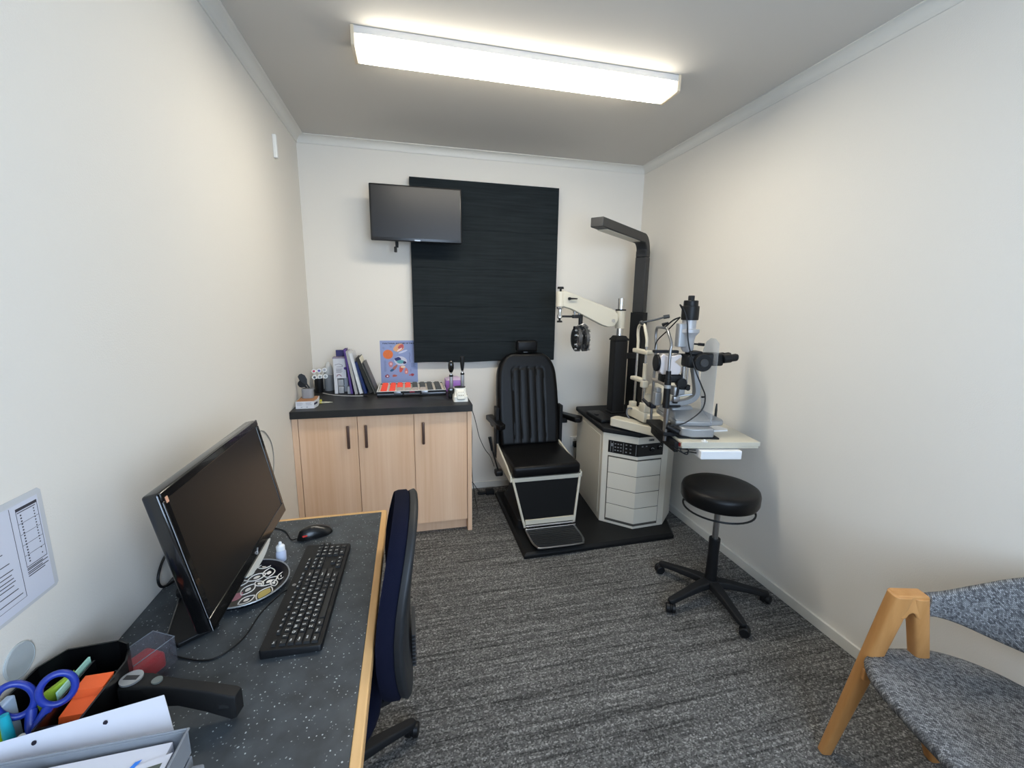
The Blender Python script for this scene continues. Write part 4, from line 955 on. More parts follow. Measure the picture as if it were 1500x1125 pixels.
gm.box(-w2, -w2 + 0.018, -h2 + 0.030, h2 - 0.018, -0.004, 0.0, M=Mm); gm.box(w2 - 0.018, w2, -h2 + 0.030, h2 - 0.018, -0.004, 0.0, M=Mm)
gm.build('bezel', BEZ, t, bevel=0.002)
G().box(-w2 + 0.0185, w2 - 0.0185, -h2 + 0.0305, h2 - 0.0185, -0.0039, -0.002, M=Mm).build('screen', mat('monitor_screen', '171412', 0.30, spec=0.6), t)
G().bbox(-0.16, 0.16, -0.10, 0.11, -0.060, -0.0342, 0.012, M=Mm).build('rear_housing', BLACKP, t)
pts = [(-0.088 + 0.176 * i / 16, -h2 - 0.001 - 0.014 * (1 - ((i - 8) / 8) ** 2)) for i in range(17)]
G().prism([(x, y) for x, y in pts] + [(0.088, -h2 + 0.002), (-0.088, -h2 + 0.002)], -0.022, 0.004, M=Mm).build('chin_trim', mat('chin_silver', 'D6D5CC', 0.35), t)
G().tube([(Mm @ Vector((x, y - h2 + 0.015, 0.0012))) for x, y in ((0.010, 0.006), (0.004, 0.002), (0.000, -0.005), (-0.006, -0.003), (-0.010, 0.003), (-0.003, 0.003))], 0.0014, 6).build('logo', SILVER, t)
G().box(-w2 + 0.008, -w2 + 0.016, h2 - 0.024, h2 - 0.012, 0.0003, 0.001, M=Mm).build('sticker', mat('sticker_orange', 'D9A384', 0.5), t)
G().tube([(0.125, -1.94, 0.86), (0.10, -1.94, 0.80), (0.095, -1.94, 0.695)], 0.020, 14).build('stand_neck', BLACKP, t)
G().prism([(0.105, -1.79), (0.040, -1.79), (0.036, -1.87), (0.104, -2.120), (0.140, -2.148), (0.200, -2.098), (0.190, -2.078), (0.104, -1.97)], DZ + 0.001, DZ + 0.012).prism(rrect(0.06, 0.104, -1.99, -1.89, 0.02), DZ + 0.014, DZ + 0.03).build('stand_base', BLACKP, t, bevel=0.003)
G().tube([(0.106, -2.112, DZ + 0.0135), (0.080, -2.015, DZ + 0.0135), (0.062, -1.95, DZ + 0.0135)], 0.0015, 6).build('base_trim', STEEL, t)

# ================================================================== KEYBOARD
kc = Vector((0.3818, -2.0163, DZ + 0.001))
t = thing('keyboard', tuple(kc), 'black full-size computer keyboard with white key legends on the desk', 'keyboard', rotz=math.radians(90 - 1.4))
KL, KW = 0.404, 0.122
gm = G()
kp = rrect(-KL / 2, KL / 2, -KW / 2, KW / 2, 0.006)
Tk = lambda x, y: 0.013 + 0.006 * (y + KW / 2) / KW
gm.loft([[(x, y, 0.0) for x, y in kp], [(x, y, Tk(x, y) - 0.002) for x, y in kp], [(x * 0.994, y * 0.985, Tk(x, y)) for x, y in kp]])
gm.build('case', BLACKP, t, **LW)
U = 0.01765; V_ = 0.0158
X0, Y0 = -KL / 2 + 0.008, -KW / 2 + 0.0085
KEYM = mat('key_black', '1E1F20', 0.5); LEG = mat('key_legend', 'D8D8D4', 0.6)
def key(cx_, cy_, w, h_, leg):
    x = X0 + cx_ * U; y = Y0 + cy_ * V_; z = Tk(0, y)
    a, b_ = w * U / 2 - 0.0011, h_ * V_ / 2 - 0.0011
    gm = G(); base_ = [(x - a, y - b_), (x + a, y - b_), (x + a, y + b_), (x - a, y + b_)]
    top_ = [(x - a + 0.0014, y - b_ + 0.0010), (x + a - 0.0014, y - b_ + 0.0010), (x + a - 0.0014, y + b_ - 0.0018), (x - a + 0.0014, y + b_ - 0.0018)]
    gm.prism(base_, z, z + 0.0055, top=top_)
    k = gm.build('key', KEYM, t, **LW)
    if leg:
        text('legend', leg, 0.0088 if len(leg) == 1 else 0.0050, LEG, k, WM[k.name] @ Matrix.Translation((x - a * 0.25, y + b_ * 0.15, z + 0.0058)), ext=0.0001, bold=0.02)
rows = [(5.55, [('Esc', 0, 1)] + [('F%d' % (i + 1), 1.9 + i + (0.35 if i > 3 else 0) + (0.35 if i > 7 else 0), 0.98) for i in range(12)] + [('Prt', 15.3, 1), ('Scr', 16.3, 1), ('Pau', 17.3, 1)])]
for cy_, lst in rows:
    for l_, x_, w in lst: key(x_ + 0.5, cy_, w, 0.7, l_)
def row(cy_, seq, x=0.0):
    for l_, w in seq:
        key(x + w / 2, cy_, w, 1.0, l_); x += w
row(4.45, [('`', 1)] + [(c_, 1) for c_ in '1234567890-='] + [('Back', 2)])
row(3.45, [('Tab', 1.5)] + [(c_, 1) for c_ in 'QWERTYUIOP[]'] + [('\\', 1.5)])
row(2.45, [('Caps', 1.75)] + [(c_, 1) for c_ in "ASDFGHJKL;'"] + [('Enter', 2.25)])
row(1.45, [('Shift', 2.25)] + [(c_, 1) for c_ in 'ZXCVBNM,./'] + [('Shift', 2.75)])
row(0.45, [('Ctrl', 1.4), ('Win', 1.2), ('Alt', 1.4), ('', 6.2), ('Alt', 1.2), ('Fn', 1.2), ('Ctrl', 1.4)])
for cy_, ls in ((4.45, ('Ins', 'Hm', 'Up')), (3.45, ('Del', 'End', 'Dn'))):
    for i, l_ in enumerate(ls): key(15.8 + i, cy_, 1, 1, l_)
key(16.8, 1.45, 1, 1, '^')
for i, l_ in enumerate('<v>'): key(15.8 + i, 0.45, 1, 1, l_)
for cy_, ls in ((4.45, ('Nm', '/', '*', '-')), (3.45, '789+'), (2.45, '456'), (1.45, '123')):
    for i, l_ in enumerate(ls): key(19.1 + i, cy_, 1, 1, l_)
key(19.6, 0.45, 2, 1, '0'); key(21.1, 0.45, 1, 1, '.')
lg = G().cyl((0.015, KW / 2 - 0.0125, Tk(0, KW / 2 - 0.012)), (0.015, KW / 2 - 0.0125, Tk(0, KW / 2 - 0.012) + 0.0006), 0.0048, n=20).build('logo', STEEL, t, **LW)

# ================================================================== MOUSE, dish, bottle, cables on the desk
t = thing('mouse', (0.328, -1.722, DZ + 0.0008), 'black computer mouse with a red accent at the far end of the desk', 'mouse', rotz=math.radians(26))
rings = []
for f in [i / 12 for i in range(13)]:
    x = -0.052 + 0.104 * f; w = 0.026 * (max(0.02, 1 - abs(2 * f - 1.05) ** 3.2)) ** 0.5 * (0.88 + 0.15 * f); hh = 0.010 + 0.026 * math.sin(PI * min(1, 0.18 + f * 0.80)) ** 1.1 if f < 1 else 0.006
    if f in (0.0,): hh = 0.006
    rings.append([(x, w * math.cos(a), 0.001 + (hh * math.sin(a) if math.sin(a) > 0 else 0)) for a in [2 * PI * i / 24 for i in range(24)]])
G().loft(rings).build('shell', mat('mouse_black', '121213', 0.28), t, angle=60, **LW)
G().bbox(-0.0405, -0.026, -0.0215, -0.0135, 0.014, 0.0185, 0.002).bbox(-0.040, -0.026, 0.0135, 0.0215, 0.014, 0.0185, 0.002).build('accent', mat('red_accent', 'C8322C', 0.35), t, **LW)
G().cyl((-0.030, -0.003, 0.021), (-0.030, 0.003, 0.021), 0.006, n=16).build('wheel', DARKGREY, t, **LW)
solo(G().tube([(0.281, -1.745, DZ + 0.008), (0.262, -1.735, DZ + 0.0025), (0.225, -1.672, DZ + 0.0025), (0.165, -1.648, DZ + 0.0025), (0.08, -1.68, DZ + 0.0025), (0.02, -1.72, DZ + 0.0025)], 0.0017, 8), 'mouse_cable', BLACKP, 'thin black mouse cable running from the mouse to behind the monitor', 'cable')
solo(G().tube([(0.319, -2.0, DZ + 0.009), (0.300, -2.01, DZ + 0.0025), (0.276, -2.07, DZ + 0.0025), (0.263, -2.15, DZ + 0.0025), (0.225, -2.195, DZ + 0.0025), (0.165, -2.180, DZ + 0.0025), (0.125, -2.150, DZ + 0.0025), (0.118, -2.10, DZ + 0.0025)], 0.0017, 8), 'keyboard_cable', BLACKP, 'thin black keyboard cable curving over the speckled desk', 'cable')
solo(G().tube([(0.012, -1.70, DZ + 0.004), (0.010, -1.80, DZ + 0.035), (0.0065, -1.86, DZ + 0.070), (0.006, -1.90, DZ + 0.075), (0.0065, -1.935, DZ + 0.045), (0.008, -1.93, DZ + 0.015), (0.016, -1.90, DZ + 0.005), (0.028, -1.87, DZ + 0.012), (0.016, -1.84, DZ + 0.040), (0.009, -1.85, DZ + 0.070), (0.0065, -1.875, DZ + 0.088), (0.0065, -1.89, DZ + 0.082), (0.012, -1.87, DZ + 0.062), (0.06, -1.80, DZ + 0.055), (0.10, -1.78, DZ + 0.09)], 0.0032, 8), 'monitor_cable', BLACKP, 'thick black cable looped against the wall behind the monitor', 'cable')
dc = Vector((0.2095, -1.957, DZ + 0.0005))
t = thing('trinket_dish', tuple(dc), 'round dark dish with white leaf pattern and gold leaf, under the monitor edge', 'dish')
DARKN = mat('dish_navy_black', '0C0D18', 0.25); DW = mat('dish_white_print', 'E8E3DC', 0.4); DG = mat('dish_gold', 'B8A560', 0.35); DP = mat('dish_pink', 'B0707C', 0.4)
G().lathe([(0.070, 0.0), (0.090, 0.003), (0.099, 0.012), (0.1015, 0.0165), (0.0985, 0.0165), (0.093, 0.0105), (0.080, 0.007), (0.002, 0.0065)], n=56).build('dish_body', DARKN, t, **LW)
G().tube([(0.0995 * math.cos(2 * PI * i / 64), 0.0995 * math.sin(2 * PI * i / 64), 0.0165) for i in range(64)], 0.0020, 6, smooth=0, closed=True).build('rim_trim', SILVER, t, **LW)
def leaf(cx_, cy_, L_, w_, ang, fill=None, z=0.0068):
    out = []; n = 14
    for sgn in (1, -1):
        rng_ = range(n + 1) if sgn == 1 else range(n - 1, 0, -1)
        for i in rng_:
            f = i / n; out.append((L_ * (f - 0.5), sgn * w_ * math.sin(PI * f) ** 0.8))
    ca, sa = math.cos(ang), math.sin(ang)
    return [(cx_ + x * ca - y * sa, cy_ + x * sa + y * ca) for x, y in out]
pr = G(); go = G(); pk = G()
random.seed(4)
specs = [(0.055, -0.045, 0.052, 0.017, 1.25), (0.052, 0.005, 0.045, 0.014, 0.9), (0.040, 0.045, 0.045, 0.014, 1.7), (0.015, 0.030, 0.045, 0.014, 0.6), (0.010, -0.020, 0.045, 0.014, 1.2), (0.020, -0.062, 0.040, 0.012, 0.8), (-0.015, 0.06, 0.045, 0.014, 2.2), (0.020, 0.078, 0.035, 0.010, 0.1), (0.078, 0.025, 0.036, 0.010, 1.4), (0.030, 0.000, 0.030, 0.009, 2.4), (-0.02, 0.01, 0.04, 0.012, 0.3), (0.066, -0.005, 0.03, 0.008, 2.0)]
for i, (a, b_, L_, w_, an) in enumerate(specs):
    P_ = leaf(a, b_, L_, w_, an)
    pr.tube([(x, y, 0.0072) for x, y in P_], 0.0015, 5, smooth=0, closed=True)
    (go if i == 0 else pr).prism(leaf(a, b_, L_ * (0.8 if i == 0 else 0.38), w_ * (0.8 if i == 0 else 0.42), an), 0.0066, 0.0071)
pk.prism(leaf(-0.01, -0.045, 0.04, 0.014, 1.0), 0.0066, 0.0073)
pr.build('leaf_pattern', DW, t, **LW); go.build('gold_leaf', DG, t, **LW); pk.build('pink_leaf', DP, t, **LW)
t = thing('dropper_bottle', (0.263, -1.845, DZ + 0.0005), 'small white eye drop bottle behind the patterned dish', 'bottle')
G().lathe([(0.0125, 0.0), (0.0135, 0.002), (0.0135, 0.026), (0.011, 0.032), (0.006, 0.034)], n=24).build('body', mat('bottle_translucent', 'C9CFE2', 0.3), t, **LW)
G().lathe([(0.0115, 0.033), (0.0115, 0.044), (0.0095, 0.047), (0.0045, 0.050), (0.0042, 0.056), (0.0025, 0.058)], n=24).build('cap', BRIGHTW, t, **LW)

# ================================================================== CLEAR BOX with red pads, STAPLER
rb = math.radians(-28)
t = thing('clear_box', (0.108, -2.208, DZ + 0.0008), 'clear plastic box holding something red, between the monitor and the black desk organiser', 'box', rotz=rb)
gm = G(); w_, l_, h_ = 0.0285, 0.046, 0.056
for x0, x1, y0, y1, z0, z1 in ((-w_, w_, -l_, l_, h_ - 0.0015, h_), (-w_, -w_ + 0.0015, -l_, l_, 0.0, h_ - 0.0015), (w_ - 0.0015, w_, -l_, l_, 0.0, h_ - 0.0015), (-w_ + 0.0015, w_ - 0.0015, -l_, -l_ + 0.0015, 0, h_ - 0.0015), (-w_ + 0.0015, w_ - 0.0015, l_ - 0.0015, l_, 0, h_ - 0.0015)):
    gm.box(x0, x1, y0, y1, z0, z1)
gm.build('cover', CLEARBOX, t, **LW)
gm = G()
for p, q in (((-w_, -l_, h_), (w_, -l_, h_)), ((w_, -l_, h_), (w_, l_, h_)), ((w_, l_, h_), (-w_, l_, h_)), ((-w_, l_, h_), (-w_, -l_, h_)), ((w_, -l_, 0.001), (w_, -l_, h_)), ((-w_, -l_, 0.001), (-w_, -l_, h_))):
    gm.tube([p, q], 0.0009, 6, smooth=0)
gm.build('cover_edge', GREYCLEAR, t, **LW)
solo(G().bbox(-0.025, 0.025, -0.042, 0.030, 0.0, 0.036, 0.008, M=WM[t.name] @ Matrix.Translation((0, 0, 0.0005))), 'red_pad', mat('red_plastic', 'D81E1E', 0.35, var=0.25, vscale=60), 'red pad lying inside the clear plastic box', 'pad')
SB = math.radians(-11)
t = thing('stapler', (0.126, -2.310, DZ + 0.0008), 'long black stapler with a round silver badge on the desk', 'stapler', rotz=SB)
prof_t = [(0.0, 0.100), (0.020, 0.108), (0.060, 0.103), (0.12, 0.078), (0.165, 0.050), (0.180, 0.042)]
rings = []
for x, zt, th, w_ in ((0.012, 0.078, 0.07, 0.010), (0.018, 0.083, 0.083, 0.016), (0.035, 0.086, 0.086, 0.0175), (0.055, 0.085, 0.075, 0.0165), (0.078, 0.081, 0.040, 0.0125), (0.11, 0.076, 0.035, 0.0115), (0.155, 0.068, 0.040, 0.012), (0.198, 0.058, 0.046, 0.013), (0.206, 0.055, 0.041, 0.011)):
    rings.append([(x, -w_, zt - 0.004), (x, -w_ * 0.8, zt), (x, w_ * 0.8, zt), (x, w_, zt - 0.004), (x, w_, max(0.0, zt - th)), (x, -w_, max(0.0, zt - th))])
G().loft(rings).build('body', mat('stapler_black', '151516', 0.6, spec=0.3), t, bevel=0.0015, **LW)
nz = Matrix.Translation((0.022, 0, 0.1035))
bd = G().cyl((0.030, 0, 0.0862), (0.030, 0, 0.0895), 0.0165, n=32).build('badge', SILVER, t, **LW)
G().box(0.019, 0.041, -0.0045, 0.0045, 0.0896, 0.0900).build('badge_mark', DARKGREY, bd, **LW)
G().cyl((0.072, 0, 0.081), (0.072, 0, 0.0842), 0.008, n=24).build('button', mat('button_grey_green', '6B716E', 0.4), t, **LW)
G().box(0.178, 0.196, -0.0136, -0.0127, 0.036, 0.042).build('nameplate', STEEL, t, **LW)

# ================================================================== DESK ORGANISER and its contents
t = thing('desk_organiser', (0.075, -2.33, DZ + 0.0008), 'black plastic desk organiser with compartments by the left wall, full of stationery', 'desk organiser')
OB = mat('organiser_black', '0B0B0C', 0.28)
z0 = DZ + 0.0008
def wall_seg(gm, pts, zb, zt, th=0.003):
    for (x0, y0), (x1, y1) in zip(pts[:-1], pts[1:]):
        d = Vector((x1 - x0, y1 - y0)); n = Vector((-d.y, d.x)).normalized() * th / 2
        za = zt if isinstance(zt, (int, float)) else None
        gm.prism([(x0 + n.x, y0 + n.y), (x1 + n.x, y1 + n.y), (x1 - n.x, y1 - n.y), (x0 - n.x, y0 - n.y)], zb, zt)
outer = [(0.010, -2.408), (0.010, -2.290), (0.030, -2.255), (0.105, -2.250), (0.125, -2.262), (0.136, -2.290), (0.136, -2.408)]
gm = G(); gm.prism(outer, z0, z0 + 0.004)
wall_seg(gm, outer[:-1] if False else outer[:5], z0 + 0.004, 0.782); wall_seg(gm, outer[4:], z0 + 0.004, 0.770); wall_seg(gm, [outer[-1], outer[0]], z0 + 0.004, 0.740)
gm.build('tray_body', OB, t)
gm = G(); wall_seg(gm, [(0.080, -2.406), (0.080, -2.275)], z0 + 0.004, 0.768); wall_seg(gm, [(0.080, -2.395), (0.134, -2.395)], z0 + 0.004, 0.760); wall_seg(gm, [(0.012, -2.300), (0.080, -2.300)], z0 + 0.004, 0.750)
gm.build('divider', OB, t)
On = mat('orange_note_paper', 'FF6A30', 0.6)
solo(G().poly([(0.088, -2.372, 0.690), (0.129, -2.372, 0.690), (0.129, -2.352, 0.690), (0.088, -2.352, 0.690), (0.088, -2.338, 0.766), (0.129, -2.338, 0.766), (0.129, -2.310, 0.768), (0.088, -2.310, 0.768)], [(0, 1, 2, 3), (4, 5, 6, 7), (0, 1, 5, 4), (2, 3, 7, 6), (1, 2, 6, 5), (0, 3, 7, 4)]), 'sticky_note_pad', On, 'upper bright orange sticky note pad standing in the black organiser', 'note pad')
solo(G().poly([(0.088, -2.391, 0.690), (0.129, -2.391, 0.690), (0.129, -2.376, 0.690), (0.088, -2.376, 0.690), (0.088, -2.372, 0.752), (0.129, -2.372, 0.752), (0.129, -2.343, 0.756), (0.088, -2.343, 0.756)], [(0, 1, 2, 3), (4, 5, 6, 7), (0, 1, 5, 4), (2, 3, 7, 6), (1, 2, 6, 5), (0, 3, 7, 4)]), 'sticky_note_pad', On, 'lower orange sticky note pad in front of the other orange one', 'note pad')
solo(G().box(0.070, 0.073, -2.345, -2.272, z0 + 0.006, 0.774), 'note_card', mat('mint_card', 'B9E8D2', 0.6), 'pale mint card slipped into the black desk organiser', 'card')
solo(G().poly([(0.050, -2.345, 0.70), (0.068, -2.318, 0.70), (0.068, -2.300, 0.70), (0.05, -2.325, 0.70), (0.048, -2.352, 0.770), (0.070, -2.322, 0.778), (0.070, -2.304, 0.778), (0.048, -2.334, 0.770)], [(0, 1, 2, 3), (4, 5, 6, 7), (0, 1, 5, 4), (2, 3, 7, 6), (1, 2, 6, 5), (0, 3, 7, 4)]), 'sticky_note_pad', mat('lime_note_paper', 'A8C83C', 0.6), 'lime green note pad seen through the right scissor handle', 'note pad')
# scissors standing handles up
t = thing('scissors', (0.055, -2.375, 0.70), 'blue-handled scissors standing handles up in the black organiser', 'scissors')
def ringpts(c, rv, uv, a, b_, n=28, rot=0.0):
    out = []
    for i in range(n):
        th = 2 * PI * i / n; x, y = a * math.cos(th), b_ * math.sin(th)
        xr, yr = x * math.cos(rot) - y * math.sin(rot), x * math.sin(rot) + y * math.cos(rot)
        out.append(c + rv * xr + uv * yr)
    return out
rv = Vector((0.86, 0.50, 0)); uv = Vector((-0.15, 0.10, 0.98)).normalized()
cL = Vector((0.040, -2.372, 0.795)); cR = Vector((0.0865, -2.362, 0.795))
SBL = mat('scissor_blue', '1F3596', 0.35)
G().tube(ringpts(cL, rv, uv, 0.0190, 0.027, rot=0.15), 0.0050, 10, smooth=0, closed=True).tube([cL + rv * 0.012 - uv * 0.024, Vector((0.060, -2.383, 0.748)), Vector((0.064, -2.385, 0.715))], [0.007, 0.006], 10).build('handle', SBL, t)
G().tube(ringpts(cR, rv, uv, 0.0195, 0.0240, rot=-0.2), 0.0050, 10, smooth=0, closed=True).tube([cR - rv * 0.012 - uv * 0.020, Vector((0.066, -2.383, 0.748)), Vector((0.062, -2.385, 0.715))], [0.007, 0.006], 10).build('handle', SBL, t)
G().prism([(0.054, -2.388), (0.066, -2.388), (0.066, -2.3855), (0.054, -2.3855)], 0.672, 0.716, top=[(0.056, -2.388), (0.070, -2.388), (0.070, -2.3855), (0.056, -2.3855)]).build('blade', STEEL, t)
def pen(name, p0, p1, r, col, label, cat, cap=None):
    t = thing(name, p0, label, cat)
    p0, p1 = Vector(p0), Vector(p1); m_ = p0.lerp(p1, 0.72)
    G().cyl(p0, m_, r, n=14).build('barrel', col, t)
    G().cyl(m_ + (p1 - m_) * 0.005, p1, r * 1.05, r * 0.8, n=14).build('cap', cap or col, t)
    return t
pen('marker_pen', (0.046, -2.398, z0 + 0.006), (0.040, -2.392, 0.790), 0.0065, mat('teal_plastic', '1FA3B4', 0.3), 'teal capped pen standing left of the blue scissors', 'pen')
pen('highlighter', (0.030, -2.396, z0 + 0.006), (0.027, -2.396, 0.766), 0.0085, mat('lime_plastic', 'C6DC24', 0.3), 'fluorescent yellow highlighter in the front corner of the organiser', 'highlighter')
pen('pen', (0.058, -2.400, z0 + 0.006), (0.061, -2.399, 0.757), 0.005, mat('yellow_plastic', 'E3B71C', 0.3), 'yellow pen with pale cap behind the white punched paper', 'pen', mat('pale_cap', 'D8D5C8', 0.3))
solo(G().bbox(0.014, 0.026, -2.382, -2.352, z0 + 0.006, 0.790, 0.003, M=Matrix.Identity(4)), 'correction_tape', mat('pale_blue_plastic', 'A9BCD2', 0.25), 'pale blue and clear correction tape holder at the wall end of the organiser', 'correction tape')
pen('pen', (0.070, -2.345, z0 + 0.006), (0.073, -2.34, 0.758), 0.004, mat('pink_plastic', 'D4566E', 0.3), 'pink pen seen low through the right scissor handle', 'pen')

# ================================================================== PAPERS AND LETTER TRAY
TRAYM = GREYCLEAR
t = thing('letter_tray', (0.20, -2.60, DZ), 'smoky clear letter tray at the near end of the desk holding white papers', 'letter tray')
tx0, tx1, ty0, ty1 = 0.070, 0.306, -2.79, -2.462
gm = G(); gm.box(tx0, tx1, ty0, ty1, 0.7355, 0.738); gm.box(tx0, tx1, ty1 - 0.0025, ty1, 0.738, 0.776); gm.box(tx0, tx0 + 0.0025, ty0, ty1 - 0.0025, 0.738, 0.776); gm.box(tx1 - 0.0025, tx1, ty0, ty1 - 0.0025, 0.738, 0.776)
gm.build('upper_tray', TRAYM, t, bevel=0.0008)
gm = G(); gm.tube([(tx0, ty1, 0.777), (tx1, ty1, 0.777), (tx1, ty0, 0.777)], 0.0022, 8, smooth=0); gm.build('tray_rim', GREYCLEAR, t)
gm = G(); gm.box(tx0, tx1, ty0, ty1, DZ + 0.001, DZ + 0.0035); gm.box(tx0, tx1, ty1 - 0.0025, ty1, DZ + 0.0035, 0.730); gm.box(tx0, tx0 + 0.0025, ty0, ty1 - 0.0025, DZ + 0.0035, 0.730); gm.box(tx1 - 0.0025, tx1, ty0, ty1 - 0.0025, DZ + 0.0035, 0.730)
gm.build('lower_tray', TRAYM, t, bevel=0.0008)
for x, y in ((tx0 + 0.01, ty0 + 0.02), (tx1 - 0.012, ty0 + 0.02), (tx0 + 0.01, ty1 - 0.012), (tx1 - 0.012, ty1 - 0.012)):
    G().cyl((x, y, DZ + 0.004), (x, y, 0.7352), 0.004, n=10).build('support_post', TRAYM, t)
# white punched sheet leaning against the tray
gm = G()
a_, b_, c_, d_ = Vector((0.050, -2.450, 0.745)), Vector((0.284, -2.452, 0.742)), Vector((0.246, -2.398, 0.784)), Vector((0.062, -2.432, 0.783))
rows_ = []
for j in range(5):
    f = j / 4; rr_ = []
    for i in range(13):
        e = i / 12; p = (a_.lerp(b_, e)).lerp(d_.lerp(c_, e), f); p.z += 0.004 * math.sin(f * PI) ; rr_.append(p)
    rows_.append(rr_)
low = [[p + Vector((0, 0.001, -0.0025)) for p in r] for r in rows_]
rings = [rows_[j] + low[j][::-1] for j in range(5)]
gm.loft(rings)
solo(gm, 'paper_stack', PAPER, 'white sheet of paper with two punched holes propped behind the letter tray', 'paper')
po = bpy.data.objects['paper_stack']
for e, f in ((0.62, 0.72), (0.22, 0.66)):
    p = (a_.lerp(b_, e)).lerp(d_.lerp(c_, e), f); p.z += 0.004 * math.sin(f * PI)
    nn = (b_ - a_).cross(d_ - a_).normalized()
    G().cyl(p + nn * 0.0001, p + nn * 0.0009, 0.0030, n=16).build('punched_hole', mat('hole_dark', '1B1626', 0.8), po)
solo(G().prism([(0.078, -2.775), (0.292, -2.775), (0.290, -2.472), (0.088, -2.476)], 0.7392, 0.770), 'paper_stack', PAPER, 'stack of white papers lying in the upper smoky letter tray', 'paper')
lf = solo(G().prism([(0.225, -2.70), (0.300, -2.70), (0.2985, -2.490), (0.240, -2.505)], 0.7703, 0.7715), 'leaflet', PAPER, 'white leaflet with blue stripe and dark photo on top of the tray papers', 'leaflet')
G().prism([(0.240, -2.53), (0.248, -2.53), (0.263, -2.492), (0.256, -2.494)], 0.7716, 0.7719).build('blue_stripe', mat('print_blue', '2B7BE0', 0.5), lf)
G().prism([(0.262, -2.56), (0.292, -2.56), (0.292, -2.503), (0.274, -2.506)], 0.7716, 0.7719).build('photo_print', mat('print_dark_green', '4D564E', 0.5), lf)
G().prism([(0.254, -2.56), (0.261, -2.56), (0.273, -2.507), (0.267, -2.506)], 0.7716, 0.7719).build('teal_stripe', mat('print_teal', '4E9BB5', 0.5), lf)
solo(G().bbox(0.309, 0.328, -2.56, -2.475, 0.705, 0.728, 0.004), 'plastic_sleeve', GREYCLEAR, 'crumpled clear plastic sleeve beside the near corner of the letter tray', 'plastic sleeve')
solo(G().poly([(0.08, -2.56, 0.7705), (0.155, -2.56, 0.7705), (0.150, -2.49, 0.7705), (0.085, -2.50, 0.7705), (0.155, -2.55, 0.786), (0.148, -2.487, 0.780)], [(0, 3, 2, 1), (0, 1, 4), (1, 2, 5, 4), (0, 4, 5, 3), (3, 5, 2)]), 'envelope', PAPER, 'folded white envelope corner on the papers at the left of the tray', 'envelope')

# ================================================================== LEFT WALL: notice, round disc, cord
t = thing('wall_notice', (0.0, -2.32, 0.98), 'laminated white notice with printed table taped to the left wall', 'notice')
G().prism([(-2.4335, 0.884), (-2.211, 0.884), (-2.2055, 0.889), (-2.2055, 1.067), (-2.211, 1.0725), (-2.4335, 1.0725)], 0.0004, 0.0014, M=Matrix(((0, 0, 1, 0), (1, 0, 0, 0), (0, 1, 0, 0), (0, 0, 0, 1)))).build('laminate', mat('laminate_film', 'C9CACC', 0.25), t)
YZ = Matrix(((0, 0, 1, 0), (1, 0, 0, 0), (0, 1, 0, 0), (0, 0, 0, 1)))
G().box(-2.4300, -2.2150, 0.890, 1.062, 0.0015, 0.0020, M=YZ).build('sheet', PAPER, t)
gm = G()
y0_, y1_, zt_ = -2.2600, -2.2185, 1.0545
gm.box(y0_, y1_, zt_ - 0.005, zt_, 0.0021, 0.0024, M=YZ); gm.box(y0_ + 0.002, y1_ - 0.004, zt_ - 0.0085, zt_ - 0.0072, 0.0021, 0.0024, M=YZ)
for z in (1.027, 1.008, 0.989, 0.970): gm.box(y0_, y1_, z, z + 0.0005, 0.0021, 0.0024, M=YZ)
gm.box(y0_, y0_ + 0.0004, 0.950, zt_, 0.0021, 0.0024, M=YZ); gm.box(y1_ - 0.0004, y1_, 0.950, zt_, 0.0021, 0.0024, M=YZ); gm.box(y0_, y1_, 0.950, 0.951, 0.0021, 0.0024, M=YZ)
for k in range(17):
    z = 1.040 - k * 0.0052; gm.box(y0_ + 0.0065, y0_ + 0.0090, z, z + 0.0022, 0.0021, 0.0024, M=YZ)
    if k % 2 == 0 or k < 12: gm.box(y1_ - 0.0090, y1_ - 0.0070, z + 0.001, z + 0.003, 0.0021, 0.0024, M=YZ)
for z, e in ((0.9465, 0.010), (0.944, 0.0), (0.940, 0.012), (0.937, 0.0), (0.933, 0.008)):
    gm.box(y0_, y1_ - e, z, z + 0.0014, 0.0021, 0.0024, M=YZ)
for z, e in ((1.03, 0.1), (0.995, 0.02), (0.975, 0.012), (0.962, 0.008), (0.955, 0.012), (0.948, 0.01), (0.942, 0.008), (0.936, 0.012), (0.926, 0.006), (0.914, 0.0)):
    gm.box(-2.335, -2.276 - e, z, z + 0.0013, 0.0021, 0.0024, M=YZ)
gm.box(-2.2710, -2.2705, 0.905, 1.06, 0.0021, 0.0024, M=YZ); gm.box(-2.40, -2.2705, 0.9046, 0.905, 0.0021, 0.0024, M=YZ)
gm.build('printed_lines', INK, t)
solo(G().lathe([(0.0005, 0.0002), (0.0290, 0.0002), (0.0290, 0.002), (0.0265, 0.003), (0.0265, 0.0022), (0.0005, 0.0022)][1:], (0.0, -2.3045, 0.811), (1, 0, 0), 40), 'wall_disc', mat('clear_grey_disc', 'B4BABB', 0.35), 'pale grey round disc stuck on the left wall below the notice', 'disc')
solo(G().tube([(0.003, -1.20, 0.855), (0.003, -1.086, 0.842), (0.003, -1.02, 0.80), (0.003, -0.976, 0.745), (0.003, -0.965, 0.68), (0.003, -0.985, 0.62), (0.003, -1.03, 0.55), (0.003, -1.10, 0.45), (0.0145, -1.2, 0.20)], 0.0021, 8), 'grey_cable', mat('grey_cord', '9B9A95', 0.5), 'thin grey cable looping down the left wall between monitor and cabinet', 'cable')

